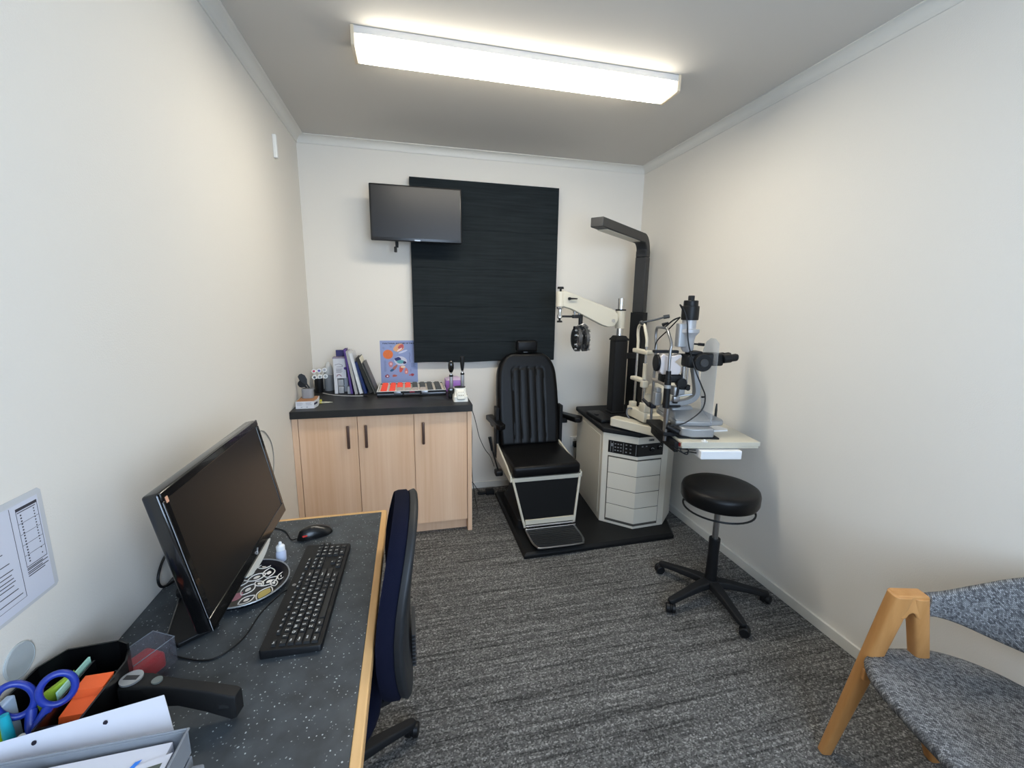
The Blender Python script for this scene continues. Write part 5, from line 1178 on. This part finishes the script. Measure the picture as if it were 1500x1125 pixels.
# ================================================================== POSTER on the back wall
t = thing('anatomy_poster', (0.564, 0, 1.0), 'pale blue eye anatomy poster on the back wall, partly behind the dark blind', 'poster')
XZ = Matrix(((1, 0, 0, 0), (0, 0, -1, 0), (0, 1, 0, 0), (0, 0, 0, 1)))     # x, z, out of the back wall towards the room
px0, px1, pz0, pz1 = 0.4395, 0.690, 0.835, 1.140
G().box(px0, px1, pz0, pz1, 0.0005, 0.0020, M=XZ).build('sheet', mat('poster_blue', '8E9CC6', 0.5, var=0.06, vscale=12), t)
text('title', 'FUNCTIONAL ANATOMY OF THE EYE', 0.0130, mat('poster_title_ink', '0C0D24', 0.6), t, FACE_FRONT((px0 + px1) / 2 + 0.006, -0.0022, pz1 - 0.020), ext=0.0001, squash=1.02, bold=0.035)
PS = 0.250 / 60.0      # metres per photo pixel on the poster
def blob(name, cx_, cz_, rx, rz, col, z=0.0021, rot=0.0, n=28, jag=0.0):
    pts = []
    for i in range(n):
        a = 2 * PI * i / n; k = 1 + jag * math.sin(a * 3 + cx_ * 90) + jag * 0.6 * math.sin(a * 5)
        x, y = rx * k * math.cos(a), rz * k * math.sin(a)
        pts.append((px0 + cx_ + x * math.cos(rot) - y * math.sin(rot), pz1 - cz_ + x * math.sin(rot) + y * math.cos(rot)))
    return G().prism(pts, z, z + 0.0003, M=XZ).build(name, mat(col + '_print', col, 0.55, var=0.15, vscale=120), t)
k_ = 0.250 / 850     # poster metres per zoomed pixel
def zb(name, X, Y, RX, RZ, col, **kw): return blob(name, (X - 130) * k_, (Y - 115) * k_, RX * k_, RZ * k_, col, **kw)
zb('eye_globe_print', 305, 440, 115, 110, 'E07438')
zb('eye_section_print', 560, 285, 130, 88, 'E0A878', rot=0.45, jag=0.04); zb('muscle_print', 610, 265, 70, 55, 'C25A5E', rot=0.6, z=0.0025, jag=0.08); zb('nerve_print', 575, 330, 70, 18, 'F0D8D8', rot=0.6, z=0.0029)
zb('sclera_print', 590, 600, 150, 108, 'C9CCDA', rot=-0.2); zb('iris_print', 530, 560, 75, 52, '28306E', z=0.0025, rot=-0.1, jag=0.08); zb('lens_print', 585, 620, 85, 45, '5FA3AC', z=0.0029, jag=0.06); zb('pupil_print', 680, 640, 40, 32, '2A2450', z=0.0029, jag=0.06)
zb('small_eye_print', 360, 675, 52, 70, 'C08088', jag=0.06); zb('small_eye_detail', 365, 670, 25, 30, 'E8B8B8', z=0.0025)
zb('optic_tube_print', 450, 760, 90, 32, 'A86A5C', rot=0.85, jag=0.05); zb('optic_tube_end', 385, 820, 50, 28, '2E5C86', z=0.0025, rot=0.5)
zb('cone_print', 600, 790, 45, 85, 'CE5440', rot=-0.3, jag=0.08); zb('cone_light', 640, 745, 55, 30, 'EBCFAE', z=0.0025)
zb('drop_print', 715, 850, 42, 75, 'CC7A74', jag=0.07); zb('drop_light', 715, 870, 20, 25, 'EBB9B0', z=0.0025)
zb('ring_print', 270, 960, 50, 38, '8E3348', jag=0.06); zb('ring_light', 275, 962, 22, 18, 'EFE3E6', z=0.0025)
zb('muscle_strip', 440, 955, 55, 28, 'B8665A', jag=0.1); zb('red_patch', 855, 940, 40, 32, 'A03A44', jag=0.08); zb('red_patch', 800, 945, 30, 15, 'BC6A72', z=0.0025)
zb('pale_streak', 650, 380, 110, 22, 'C4CCE4', rot=0.35)
gm = G()
def lines(X, Y, n, wpx, step=13):
    for i in range(n):
        x0 = px0 + (X - 130) * k_; z_ = pz1 - (Y + i * step - 115) * k_
        gm.box(x0, x0 + wpx * k_ * (0.7 + 0.3 * ((i * 7) % 5) / 4), z_, z_ + 4 * k_, 0.0021, 0.0023, M=XZ)
lines(205, 590, 21, 60); lines(185, 270, 4, 50); lines(350, 240, 4, 60); lines(830, 660, 8, 120); lines(800, 810, 5, 40)
for i in range(9):
    gm.box(px0 + (795 + 8 * math.sin(i)) * k_ - 130 * k_, px0 + (805 + 8 * math.sin(i)) * k_ - 130 * k_, pz1 - (400 + (i + 1) * 26 - 115) * k_, pz1 - (400 + i * 26 - 115) * k_, 0.0021, 0.0023, M=XZ)
gm.build('caption_lines', mat('poster_caption_ink', '5E6A94', 0.6), t)

# ================================================================== POWER POINT, PLUGS, CABLES on the back wall
t = thing('power_socket', (1.955, 0, 0.32), 'white double power socket low on the back wall behind the examination chair', 'power socket')
G().bbox(1.866, 2.050, -0.0098, -0.0002, 0.283, 0.367, 0.003).build('face_plate', WHITEP, t)
for x in (1.905, 1.995):
    G().bbox(x - 0.006, x + 0.006, -0.0130, -0.0100, 0.343, 0.357, 0.001).build('switch', BRIGHTW, t)
t = thing('power_plug', (1.905, -0.03, 0.31), 'black power plug pushed into the white wall socket', 'plug')
G().bbox(1.882, 1.930, -0.052, -0.0105, 0.288, 0.332, 0.006).build('plug_body', BLACKP, t)
G().tube([(1.906, -0.045, 0.290), (1.902, -0.048, 0.24), (1.90, -0.035, 0.16), (1.90, -0.03, 0.05), (1.90, -0.06, 0.040)], 0.0035, 8).build('lead', BLACKP, t)
solo(G().tube([(1.965, -0.015, 0.30), (1.955, -0.03, 0.25), (1.915, -0.06, 0.19), (1.87, -0.08, 0.12), (1.84, -0.09, 0.05), (1.80, -0.10, 0.039)], 0.004, 8), 'power_cable', BLACKP, 'black cable curving down the wall beside the instrument cabinet', 'cable')
solo(G().bbox(1.16, 1.222, -0.15, -0.095, 0.0008, 0.03, 0.004).bbox(1.10, 1.165, -0.135, -0.105, 0.0008, 0.015, 0.004), 'power_strip', MATBLACK, 'flat black power strip on the carpet by the back baseboard behind the examination chair', 'power strip')
solo(G().tube([(1.000, -0.30, 0.805), (1.006, -0.30, 0.76), (1.040, -0.30, 0.68), (1.062, -0.30, 0.60), (1.085, -0.30, 0.50), (1.120, -0.32, 0.42), (1.150, -0.36, 0.38), (1.165, -0.42, 0.33)], 0.0024, 8), 'charger_cable', BLACKP, 'thin black cable hanging from the worktop over to the examination chair', 'cable')
solo(G().tube([(0.998, -0.52, 0.772), (0.997, -0.52, 0.70), (1.002, -0.52, 0.60), (1.002, -0.51, 0.48), (1.006, -0.48, 0.36), (1.020, -0.42, 0.24), (1.040, -0.36, 0.12), (1.060, -0.32, 0.02), (1.062, -0.36, 0.004), (1.05, -0.42, 0.004)], 0.0022, 8), 'charger_cable', BLACKP, 'thin black cable hanging straight down the right side of the wooden cabinet', 'cable')
solo(G().tube([(0.992, -0.06, 0.10), (1.01, -0.03, 0.075), (1.04, -0.02, 0.063), (1.075, -0.02, 0.055), (1.11, -0.06, 0.010), (1.13, -0.115, 0.010)], 0.0024, 8), 'charger_cable', BLACKP, 'short black cable rising from the floor power strip behind the wooden cabinet', 'cable')

# ================================================================== THINGS ON THE WORKTOP
WZ = 0.8142
# small white carton with brown top, grey cup standing on it
t = thing('cardboard_box', (0.066, -0.505, WZ), 'low white carton with brown open top at the left front corner of the worktop', 'box')
pb = [(0.018, -0.575), (0.112, -0.575), (0.122, -0.520), (0.114, -0.430), (0.018, -0.430)]
bx = G().prism(pb, WZ, WZ + 0.040).build('carton', mat('carton_white', 'DCDCE0', 0.5), t)
G().prism([(0.021, -0.572), (0.110, -0.572), (0.119, -0.519), (0.111, -0.433), (0.021, -0.433)], WZ + 0.0402, WZ + 0.0412).build('brown_top', mat('carton_brown', 'A6764F', 0.6), t)
gm = G()
for k, (w0, w1) in enumerate(((0.024, 0.052), (0.024, 0.056), (0.024, 0.050), (0.070, 0.100), (0.070, 0.096), (0.072, 0.102))):
    z = WZ + 0.032 - (k % 3) * 0.006; gm.box(w0, w1, -0.5756, -0.5751, z, z + 0.0018)
gm.box(0.072, 0.080, -0.5756, -0.5751, WZ + 0.006, WZ + 0.011); gm.box(0.044, 0.052, -0.5756, -0.5751, WZ + 0.006, WZ + 0.010)
gm.build('printed_lines', mat('carton_print', '9C9CA8', 0.6), bx)
sdir = Vector((0.010, 0.055, 0)).normalized()
G().box(0.004, 0.050, 0.018, 0.030, -0.0005, 0.0004, M=frame((0.112, -0.575, WZ), sdir, (0, 0, 1))).build('printed_stripe', mat('carton_navy', '2A2348', 0.5), bx)
t = thing('pen_cup', (0.064, -0.478, WZ + 0.0415), 'grey plastic cup standing on the white carton', 'cup')
G().prism(rrect(0.034, 0.094, -0.503, -0.453, 0.016), WZ + 0.0415, WZ + 0.096).build('body', mat('cup_grey', '8F9196', 0.4), t, bevel=0.002)
G().prism(rrect(0.037, 0.091, -0.500, -0.456, 0.014), WZ + 0.0962, WZ + 0.0966).build('opening', mat('cup_inner_grey', '5C5E62', 0.5), t)
def paddle(name, base, tip, w, col, label, cat, grp=None, nrm=(0.2, -1, 0.1), disc=None):
    t = thing(name, base, label, cat, group=grp)
    b_, e_ = Vector(base), Vector(tip); d = (e_ - b_).normalized(); s_ = d.cross(Vector(nrm)).normalized(); nn = s_.cross(d).normalized()
    L_ = (e_ - b_).length; Mp = Matrix(((s_.x, d.x, nn.x, b_.x), (s_.y, d.y, nn.y, b_.y), (s_.z, d.z, nn.z, b_.z), (0, 0, 0, 1)))
    return t, Mp, L_
t, Mp, L_ = paddle('eye_occluder', (0.075, -0.480, WZ + 0.098), (0.028, -0.482, WZ + 0.176), 0.02, BLACKP, 'black spoon-shaped eye occluder leaning tallest out of the grey cup', 'occluder')
G().prism([(-0.004, 0), (0.004, 0), (0.005, L_ * 0.3), (0.018, L_ * 0.55), (0.021, L_ * 0.8), (0.012, L_ * 1.0), (-0.002, L_ * 1.03), (-0.014, L_ * 0.95), (-0.018, L_ * 0.7), (-0.012, L_ * 0.45), (-0.005, L_ * 0.3)], -0.0015, 0.0015, M=Mp).build('paddle', BLACKP, t, bevel=0.0008)
t, Mp, L_ = paddle('eye_occluder', (0.060, -0.470, WZ + 0.098), (0.018, -0.465, WZ + 0.135), 0.02, BLACKP, 'black round eye occluder leaning low against the wall from the grey cup', 'occluder')
G().prism([(-0.004, 0), (0.004, 0)] + [(0.022 * math.sin(a), L_ * 0.62 - 0.022 * math.cos(a)) for a in [0.3 + (2 * PI - 0.6) * i / 16 for i in range(17)]], -0.0015, 0.0015, M=Mp).build('paddle', BLACKP, t, bevel=0.0008)
solo(G().tube([(0.122, -0.470, WZ + 0.010), (0.130, -0.462, WZ + 0.016), (0.126, -0.452, WZ + 0.022), (0.119, -0.455, WZ + 0.014)], 0.0025, 8).ball((0.126, -0.460, WZ + 0.003), 0.004, sc=(2, 1, 0.6)), 'yellow_band', mat('yellow_band', 'C8C13A', 0.5), 'small yellow band beside the white carton on the worktop', 'band')
# black jar with white lens flippers, grey canister
t = thing('black_jar', (0.055, -0.115, WZ), 'black round jar on the worktop in the wall corner', 'jar')
G().lathe([(0.026, 0.0), (0.027, 0.003), (0.027, 0.094), (0.024, 0.094), (0.024, 0.080), (0.001, 0.080)], n=32).build('body', BLACKP, t, **LW)
FW = mat('flipper_white', 'E6E6E2', 0.35)
flips = [(0.030, -0.118, 0.150, 'B02A4A', 'maroon'), (0.060, -0.110, 0.152, '4B3F96', 'violet'), (0.092, -0.104, 0.155, '9B9BA0', 'grey'), (0.034, -0.130, 0.112, '1B1B1D', 'black'), (0.066, -0.126, 0.114, '777A7A', 'dark grey'), (0.098, -0.118, 0.115, '8E9490', 'green grey')]
for i, (x, y, z, colr, cname) in enumerate(flips):
    t = thing('lens_flipper', (0.055 + (x - 0.055) * 0.25, y * 0.3 - 0.115 * 0.7, WZ + 0.081), 'white lens flipper with a %s lens, %s in the black jar' % (cname, 'standing high' if z > 0.13 else 'leaning low'), 'lens flipper', group='white lens flippers in the black jar')
    c_ = Vector((x, y - 0.004 * i % 0.003, WZ + z - 0.010)); gm = G()
    gm.lathe([(0.0135, -0.0022), (0.0150, -0.001), (0.0150, 0.001), (0.0135, 0.0022)], c_, (0.15, -1, 0.2), 24)
    b_ = Vector((0.055 + (x - 0.055) * 0.25, -0.115, WZ + 0.083)); gm.tube([b_, c_ + (b_ - c_).normalized() * 0.013], 0.0028, 8, smooth=0)
    gm.build('frame', FW, t)
    gm = G(); gm.cyl(c_ + Vector((0.15, -1, 0.2)).normalized() * 0.0022, c_ + Vector((0.15, -1, 0.2)).normalized() * 0.0030, 0.0080, n=20); gm.build('lens', mat('flipper_%s' % cname.replace(' ', '_'), colr, 0.3), t)
t = thing('grey_canister', (0.108, -0.055, WZ), 'grey round canister beside the black jar on the worktop', 'canister')
G().lathe([(0.029, 0), (0.030, 0.002), (0.030, 0.108), (0.028, 0.110)], n=32).build('body', mat('canister_grey', '9A9B9B', 0.5), t, **LW)
G().lathe([(0.026, 0.1102), (0.027, 0.125), (0.022, 0.150), (0.012, 0.185), (0.003, 0.192)], n=20, sx=1.1, sy=0.9).build('tissue_top', mat('tissue_white', 'CFCFCC', 0.8, bump=0.5, bscale=80), t, **LW)
# leaflet holder
PURP = mat('purple_card', '4A2A7A', 0.45); HW = mat('holder_white', 'D6D6DA', 0.4)
t = thing('leaflet_box', (0.20, -0.15, WZ), 'white and lilac product box with open window standing on the worktop', 'box')
gm = G(); gm.box(0.160, 0.236, -0.185, -0.120, WZ + 0.100, WZ + 0.228); gm.box(0.160, 0.180, -0.185, -0.120, WZ, WZ + 0.100); gm.box(0.180, 0.236, -0.125, -0.120, WZ, WZ + 0.100)
bx = gm.build('carton', HW, t, bevel=0.0008)
G().box(0.158, 0.2365, -0.187, -0.118, WZ + 0.2282, WZ + 0.236).build('lid_edge', mat('holder_lilac', '8C8296', 0.5), t)
gm = G(); gm.tube([(0.170, -0.1856, WZ + 0.188), (0.195, -0.1856, WZ + 0.194), (0.214, -0.1856, WZ + 0.186), (0.212, -0.1856, WZ + 0.176), (0.180, -0.1856, WZ + 0.174)], 0.0012, 6)
for k in range(4): gm.box(0.176, 0.214 - 0.006 * (k % 2), -0.1856, -0.1851, WZ + 0.160 - k * 0.007, WZ + 0.1625 - k * 0.007)
gm.build('logo_print', mat('holder_print', '6D6878', 0.5), bx)
G().tube([(0.192 + 0.013 * math.cos(a), -0.1858, WZ + 0.112 + 0.013 * math.sin(a)) for a in [PI * i / 10 for i in range(11)]], 0.0018, 6, smooth=0).build('arch_print', mat('print_maroon', '8A2C4C', 0.5), bx)
solo(G().cyl((0.232, -0.1870, WZ + 0.165), (0.232, -0.1855, WZ + 0.165), 0.009, n=20), 'round_sticker', PURP, 'round purple seal on the corner of the white product box', 'sticker')
t = thing('sample_pack', (0.205, -0.16, WZ), 'clear grey blister pack inside the window of the white product box', 'pack')
G().bbox(0.183, 0.215, -0.180, -0.135, WZ + 0.0005, WZ + 0.045, 0.003).bbox(0.183, 0.216, -0.180, -0.135, WZ + 0.048, WZ + 0.092, 0.003).build('pack', mat('blister_grey', 'A9ABAF', 0.25), t)
solo(G().bbox(0.240, 0.2612, -0.205, -0.155, WZ, WZ + 0.048, 0.003), 'sample_box', mat('lens_case_clear', 'A8ABB2', 0.2), 'small translucent grey box on the worktop in front of the purple folder', 'box')
solo(G().prism([(0.1695, WZ), (0.258, WZ), (0.252, WZ + 0.275), (0.1695, WZ + 0.275)], 0.095, 0.115, M=Matrix(((1, 0, 0, 0), (0, 0, -1, 0), (0, 1, 0, 0), (0, 0, 0, 1)))), 'display_card', mat('navy_purple_card', '2E2A66', 0.45), 'navy blue product card standing tall behind the white product box', 'card')
# leaning books and folders: pivot at the lower left corner, top leaning left
def lean(name, xb, ang, th, h_, y0, y1, m1, label, cat, m2=None, top=None):
    Mb = Matrix.Translation((xb, 0, WZ + 0.0005)) @ Matrix.Rotation(-math.radians(ang), 4, 'Y')
    t = thing(name, (xb, (y0 + y1) / 2, WZ), label, cat)
    if m2:
        G().box(0, 0.002, y0, y1, 0, h_, M=Mb).box(th - 0.002, th, y0, y1, 0, h_, M=Mb).build('cover', m1, t)
        G().box(0.0021, th - 0.0021, y0 + 0.003, y1 - 0.002, 0.001, h_ - 0.004, M=Mb).build('pages', m2, t)
    else:
        G().box(0, th, y0, y1, 0, h_, M=Mb).build('board', m1, t, bevel=0.001)
    return t, Mb
lean('purple_folder', 0.262, 6.0, 0.013, 0.292, -0.215, -0.12, PURP, 'tall purple folder leaning beside the white product box', 'folder', mat('folder_inner', '6C4C9C', 0.5))
lean('book', 0.2905, 9.0, 0.014, 0.280, -0.235, -0.055, mat('book_pale_grey', 'C9CACD', 0.5), 'pale grey booklet leaning next to the purple folder', 'book', mat('book_dark_pages', 'A9A6A0', 0.7))
lean('book', 0.3170, 11.5, 0.020, 0.272, -0.225, -0.055, mat('book_silver_white', 'D5D7DA', 0.4), 'thick white book leaning between the pale grey booklet and the blue book', 'book', mat('book_grey_pages', 'DADADA', 0.7))
lean('book', 0.3472, 14.0, 0.014, 0.215, -0.225, -0.065, mat('book_blue', '1F3F86', 0.4), 'blue hardback book leaning, shortest of the row', 'book', mat('book_blue_pages', '1B2A5C', 0.6))
lean('book', 0.3780, 18.0, 0.022, 0.245, -0.225, -0.050, mat('book_black', '1A1B22', 0.4), 'thick black book with cream page edges leaning right of the blue book', 'book', mat('book_cream_pages', '33322B', 0.7))
lean('book', 0.4082, 19.5, 0.002, 0.250, -0.230, -0.060, mat('cream_board', 'E2DDC8', 0.5), 'thin cream board leaning between the black book and the grey folder', 'folder')
lean('grey_folder', 0.4125, 20.0, 0.014, 0.215, -0.240, -0.080, mat('folder_grey', '5B5B58', 0.5), 'dark grey folder leaning rightmost, next to the open lens case', 'folder', mat('folder_dark', '2A2A29', 0.6))
# curved metal ruler
solo(G().tube([(0.085, -0.165, WZ + 0.0035), (0.140, -0.225, WZ + 0.0035), (0.20, -0.265, WZ + 0.0035), (0.27, -0.290, WZ + 0.0035), (0.345, -0.302, WZ + 0.0035)], 0.0030, 8), 'metal_rod', mat('rod_silver', 'B9B9B7', 0.35, 0.2), 'thin curved metal rod lying on the worktop in front of the books', 'rod')
ro = bpy.data.objects['metal_rod']
G().tube([(0.346, -0.302, WZ + 0.0042), (0.372, -0.304, WZ + 0.0042)], 0.0038, 8, smooth=0).build('black_tip', BLACKP, ro)
t = thing('key_card', (0.15, -0.43, WZ), 'small white tag lying on the worktop right of the carton', 'tag')
G().prism([(0.118, -0.450), (0.168, -0.445), (0.172, -0.425), (0.154, -0.422), (0.150, -0.416), (0.118, -0.418)], WZ + 0.0002, WZ + 0.0016).prism([(0.168, -0.440), (0.186, -0.440), (0.186, -0.432), (0.168, -0.430)], WZ + 0.0002, WZ + 0.0014).build('tag', mat('tag_ivory', 'DEDDC9', 0.5), t)
G().box(0.124, 0.140, -0.438, -0.430, WZ + 0.00165, WZ + 0.0019).build('tag_print', INK, t)

# trial lens case
t = thing('trial_lens_case', (0.645, -0.19, WZ), 'open black and silver case full of red and dark trial lenses on the worktop', 'lens case')
cx0, cx1, cy0, cy1 = 0.432, 0.860, -0.345, -0.060
gm = G(); gm.bbox(cx0, cx1, cy0, cy1, WZ, WZ + 0.014, 0.003); gm.build('shell', BLACKP, t)
G().box(cx0 + 0.001, cx1 - 0.001, cy0 - 0.0005, cy1, WZ + 0.0142, WZ + 0.020).build('silver_band', STEEL, t)
gm = G(); gm.box(cx0, cx1, cy0, cy0 + 0.004, WZ + 0.0202, WZ + 0.034); gm.box(cx0, cx1, cy1 - 0.004, cy1, WZ + 0.0202, WZ + 0.036); gm.box(cx0, cx0 + 0.004, cy0 + 0.004, cy1 - 0.004, WZ + 0.0202, WZ + 0.034); gm.box(cx1 - 0.004, cx1, cy0 + 0.004, cy1 - 0.004, WZ + 0.0202, WZ + 0.034)
gm.build('case_wall', BLACKP, t)
G().box(cx0 - 0.001, cx1 + 0.001, cy0 - 0.001, cy0 + 0.005, WZ + 0.0342, WZ + 0.037).box(cx0 - 0.001, cx0 + 0.005, cy0 + 0.005, cy1, WZ + 0.0342, WZ + 0.037).box(cx1 - 0.005, cx1 + 0.001, cy0 + 0.005, cy1, WZ + 0.0342, WZ + 0.037).box(cx0 + 0.005, cx1 - 0.005, cy1 - 0.005, cy1, WZ + 0.0362, WZ + 0.039).build('rim', WHITEP, t)
G().box(cx0 + 0.0055, cx1 - 0.0055, cy0 + 0.0055, cy1 - 0.0055, WZ + 0.0202, WZ + 0.030).build('tray', mat('lens_tray_cream', 'D8CFC0', 0.6), t)
gm = G(); gm.tube([(0.592, cy0 - 0.002, WZ + 0.020), (0.594, cy0 - 0.026, WZ + 0.016), (0.604, cy0 - 0.031, WZ + 0.015), (0.688, cy0 - 0.031, WZ + 0.015), (0.698, cy0 - 0.026, WZ + 0.016), (0.700, cy0 - 0.002, WZ + 0.020)], 0.0055, 8, smooth=3)
gm.build('carry_handle', BLACKP, t)
for x in (0.556, 0.724): G().bbox(x - 0.021, x + 0.021, cy0 - 0.006, cy0 - 0.0012, WZ + 0.016, WZ + 0.034, 0.002).build('latch', STEEL, t)
G().box(0.630, 0.662, cy0 - 0.003, cy0 - 0.0012, WZ + 0.024, WZ + 0.034).build('maker_badge', mat('badge_maroon', '7E2030', 0.4), t)
RED = mat('lens_rim_red', 'F04A34', 0.35); DK = mat('lens_rim_dark', '34383A', 0.35); LTW = mat('lens_slot_white', 'D9D4CC', 0.5)
cols = [(0.452, 0.038, RED, 1.0), (0.506, 0.034, RED, 1.0), (0.550, 0.036, RED, 0.55), (0.602, 0.036, RED, 0.62), (0.648, 0.036, DK, 0.60), (0.698, 0.036, DK, 0.62), (0.746, 0.034, DK, 1.0), (0.798, 0.036, DK, 1.0)]
for i, (x0, w_, mt, frac) in enumerate(cols):
    n = 26; y_a, y_b = cy0 + 0.012, cy1 - 0.012
    gm = G(); gw = G(); cnt = 0
    for k in range(n):
        y = y_b - (y_b - y_a) * (k + 0.5) / n; h_ = 0.013 + 0.002 * ((k * 5 + i * 3) % 3) / 2
        tgt = gm if (k + 0.5) / n <= frac else gw
        m_ = Matrix.Translation((x0 + w_ / 2, y, WZ + 0.030)) @ Matrix.Rotation(-0.45, 4, 'X')
        hh = h_ if tgt is gm else h_ * 0.45
        pts = [(-w_ / 2, 0), (w_ / 2, 0), (w_ / 2, hh * 0.6), (w_ / 2 - 0.006, hh), (-w_ / 2 + 0.006, hh), (-w_ / 2, hh * 0.6)]
        tgt.prism(pts, -0.0028, 0.0028, M=m_ @ Matrix(((1, 0, 0, 0), (0, 0, 1, 0), (0, 1, 0, 0), (0, 0, 0, 1)))); cnt += tgt is gw
    gm.build('lens_row', mt, t)
    if cnt: gw.build('lens_row', mat('lens_rim_mixed', 'A89C94', 0.4, var=0.35, vscale=90), t)
    else: gw.bm.free()
for x in (0.494, 0.594, 0.689, 0.789, 0.838):
    G().box(x - 0.0035, x + 0.0035, cy0 + 0.008, cy1 - 0.008, WZ + 0.0302, WZ + 0.036).build('tray_divider', LTW, t)

# purple tissue boxes, charging stand and hand-held scopes
t = thing('tissue_box', (0.93, -0.20, WZ), 'translucent lilac box behind the scopes at the right end of the worktop', 'box')
LIL = mat('lilac_plastic', 'B48CC8', 0.25, trans=0.0)
G().bbox(0.868, 0.985, -0.235, -0.120, WZ, WZ + 0.075, 0.004).build('body', mat('lilac_violet', '9A66B8', 0.3), t)
G().prism([(0.872, -0.235), (0.980, -0.235), (0.980, -0.125), (0.872, -0.125)], WZ + 0.0752, WZ + 0.092, top=[(0.90, -0.21), (0.955, -0.21), (0.955, -0.15), (0.90, -0.15)]).build('lid', mat('lilac_pale', 'CDB8D4', 0.3), t)
t = thing('charging_stand', (0.932, -0.505, WZ), 'white charging stand with dark round well at the right end of the worktop', 'charger')
gm = G()
gm.loft([[(x, y, z) for x, y in rrect(0.888 + k, 0.976 - k, -0.560 + k + f, -0.462 - k, 0.012)] for z, k, f in ((WZ, 0.0, 0.0), (WZ + 0.030, 0.002, 0.0), (WZ + 0.038, 0.008, 0.010), (WZ + 0.062, 0.010, 0.022), (WZ + 0.078, 0.006, 0.026))])
gm.build('body', mat('charger_white', 'E6E5DC', 0.4), t, angle=50)
gm = G(); gm.loft([[(x, y, z) for x, y in rrect(0.906 + k, 0.958 - k, -0.5685 + f, -0.500, 0.010)] for z, k, f in ((WZ + 0.006, 0.004, 0.012), (WZ + 0.020, 0.0, 0.002), (WZ + 0.050, 0.0, 0.014), (WZ + 0.070, 0.004, 0.032))])
gm.build('front_panel', mat('charger_white', 'E6E5DC', 0.4), t, angle=50)
G().cyl((0.932, -0.495, WZ + 0.0782), (0.932, -0.495, WZ + 0.0815), 0.034, n=32).build('well', mat('well_dark', '3A383C', 0.5), t)
fn = Vector((0, -0.36, 0.12)).normalized()
for j in range(2):
    for i in range(3):
        c_ = Vector((0.920 + i * 0.012, -0.5610 + j * 0.0065, WZ + 0.040 + j * 0.018))
        G().cyl(c_, c_ + Vector((0, -0.0042, 0.001)), 0.0028 if j else 0.0035, n=12).build('indicator_light', mat('indicator_grey', '8E8C7C', 0.5), t)
def scope(x, y, z_, kind, label):
    t = thing('ophthalmoscope' if kind == 0 else 'retinoscope', (x, y, z_), label, 'hand-held eye scope')
    G().lathe([(0.0105, 0), (0.0115, 0.002), (0.0115, 0.070), (0.0105, 0.072)], n=24).build('handle', mat('scope_handle_steel', '9C9CA2', 0.4, 0.4), t, **LW)
    G().lathe([(0.0122, 0.0722), (0.0122, 0.081), (0.0105, 0.083)], n=24).build('collar', BLACKP, t, **LW)
    G().lathe([(0.0075, 0.0832), (0.0065, 0.090), (0.0070, 0.098)], n=20).build('neck', CHROME, t, **LW)
    if kind == 0:
        G().lathe([(0.0080, 0.098), (0.0130, 0.106), (0.0175, 0.122), (0.0180, 0.145), (0.0150, 0.162), (0.0080, 0.169), (0.001, 0.170)], n=24, sx=0.75, sy=1.0, ref=(0, 1, 0)).build('head', GLOSSBLACK, t, **LW)
    else:
        G().lathe([(0.0075, 0.098), (0.0105, 0.115), (0.0135, 0.145), (0.0140, 0.170), (0.0145, 0.180), (0.0120, 0.184), (0.001, 0.184)], n=24, sx=0.8, sy=1.0, ref=(0, 1, 0)).build('head', BLACKP, t, **LW)
scope(0.884, -0.45, WZ + 0.066, 0, 'black-headed scope with steel handle standing in the small black holder')
scope(0.950, -0.482, WZ + 0.0818, 1, 'taller black-headed scope with steel handle standing in the white charging stand')
solo(G().bbox(0.8645, 0.9, -0.472, -0.430, WZ + 0.0035, WZ + 0.0655, 0.003), 'scope_holder', GLOSSBLACK, 'small black holder block between the lens case and the white charging stand', 'holder')
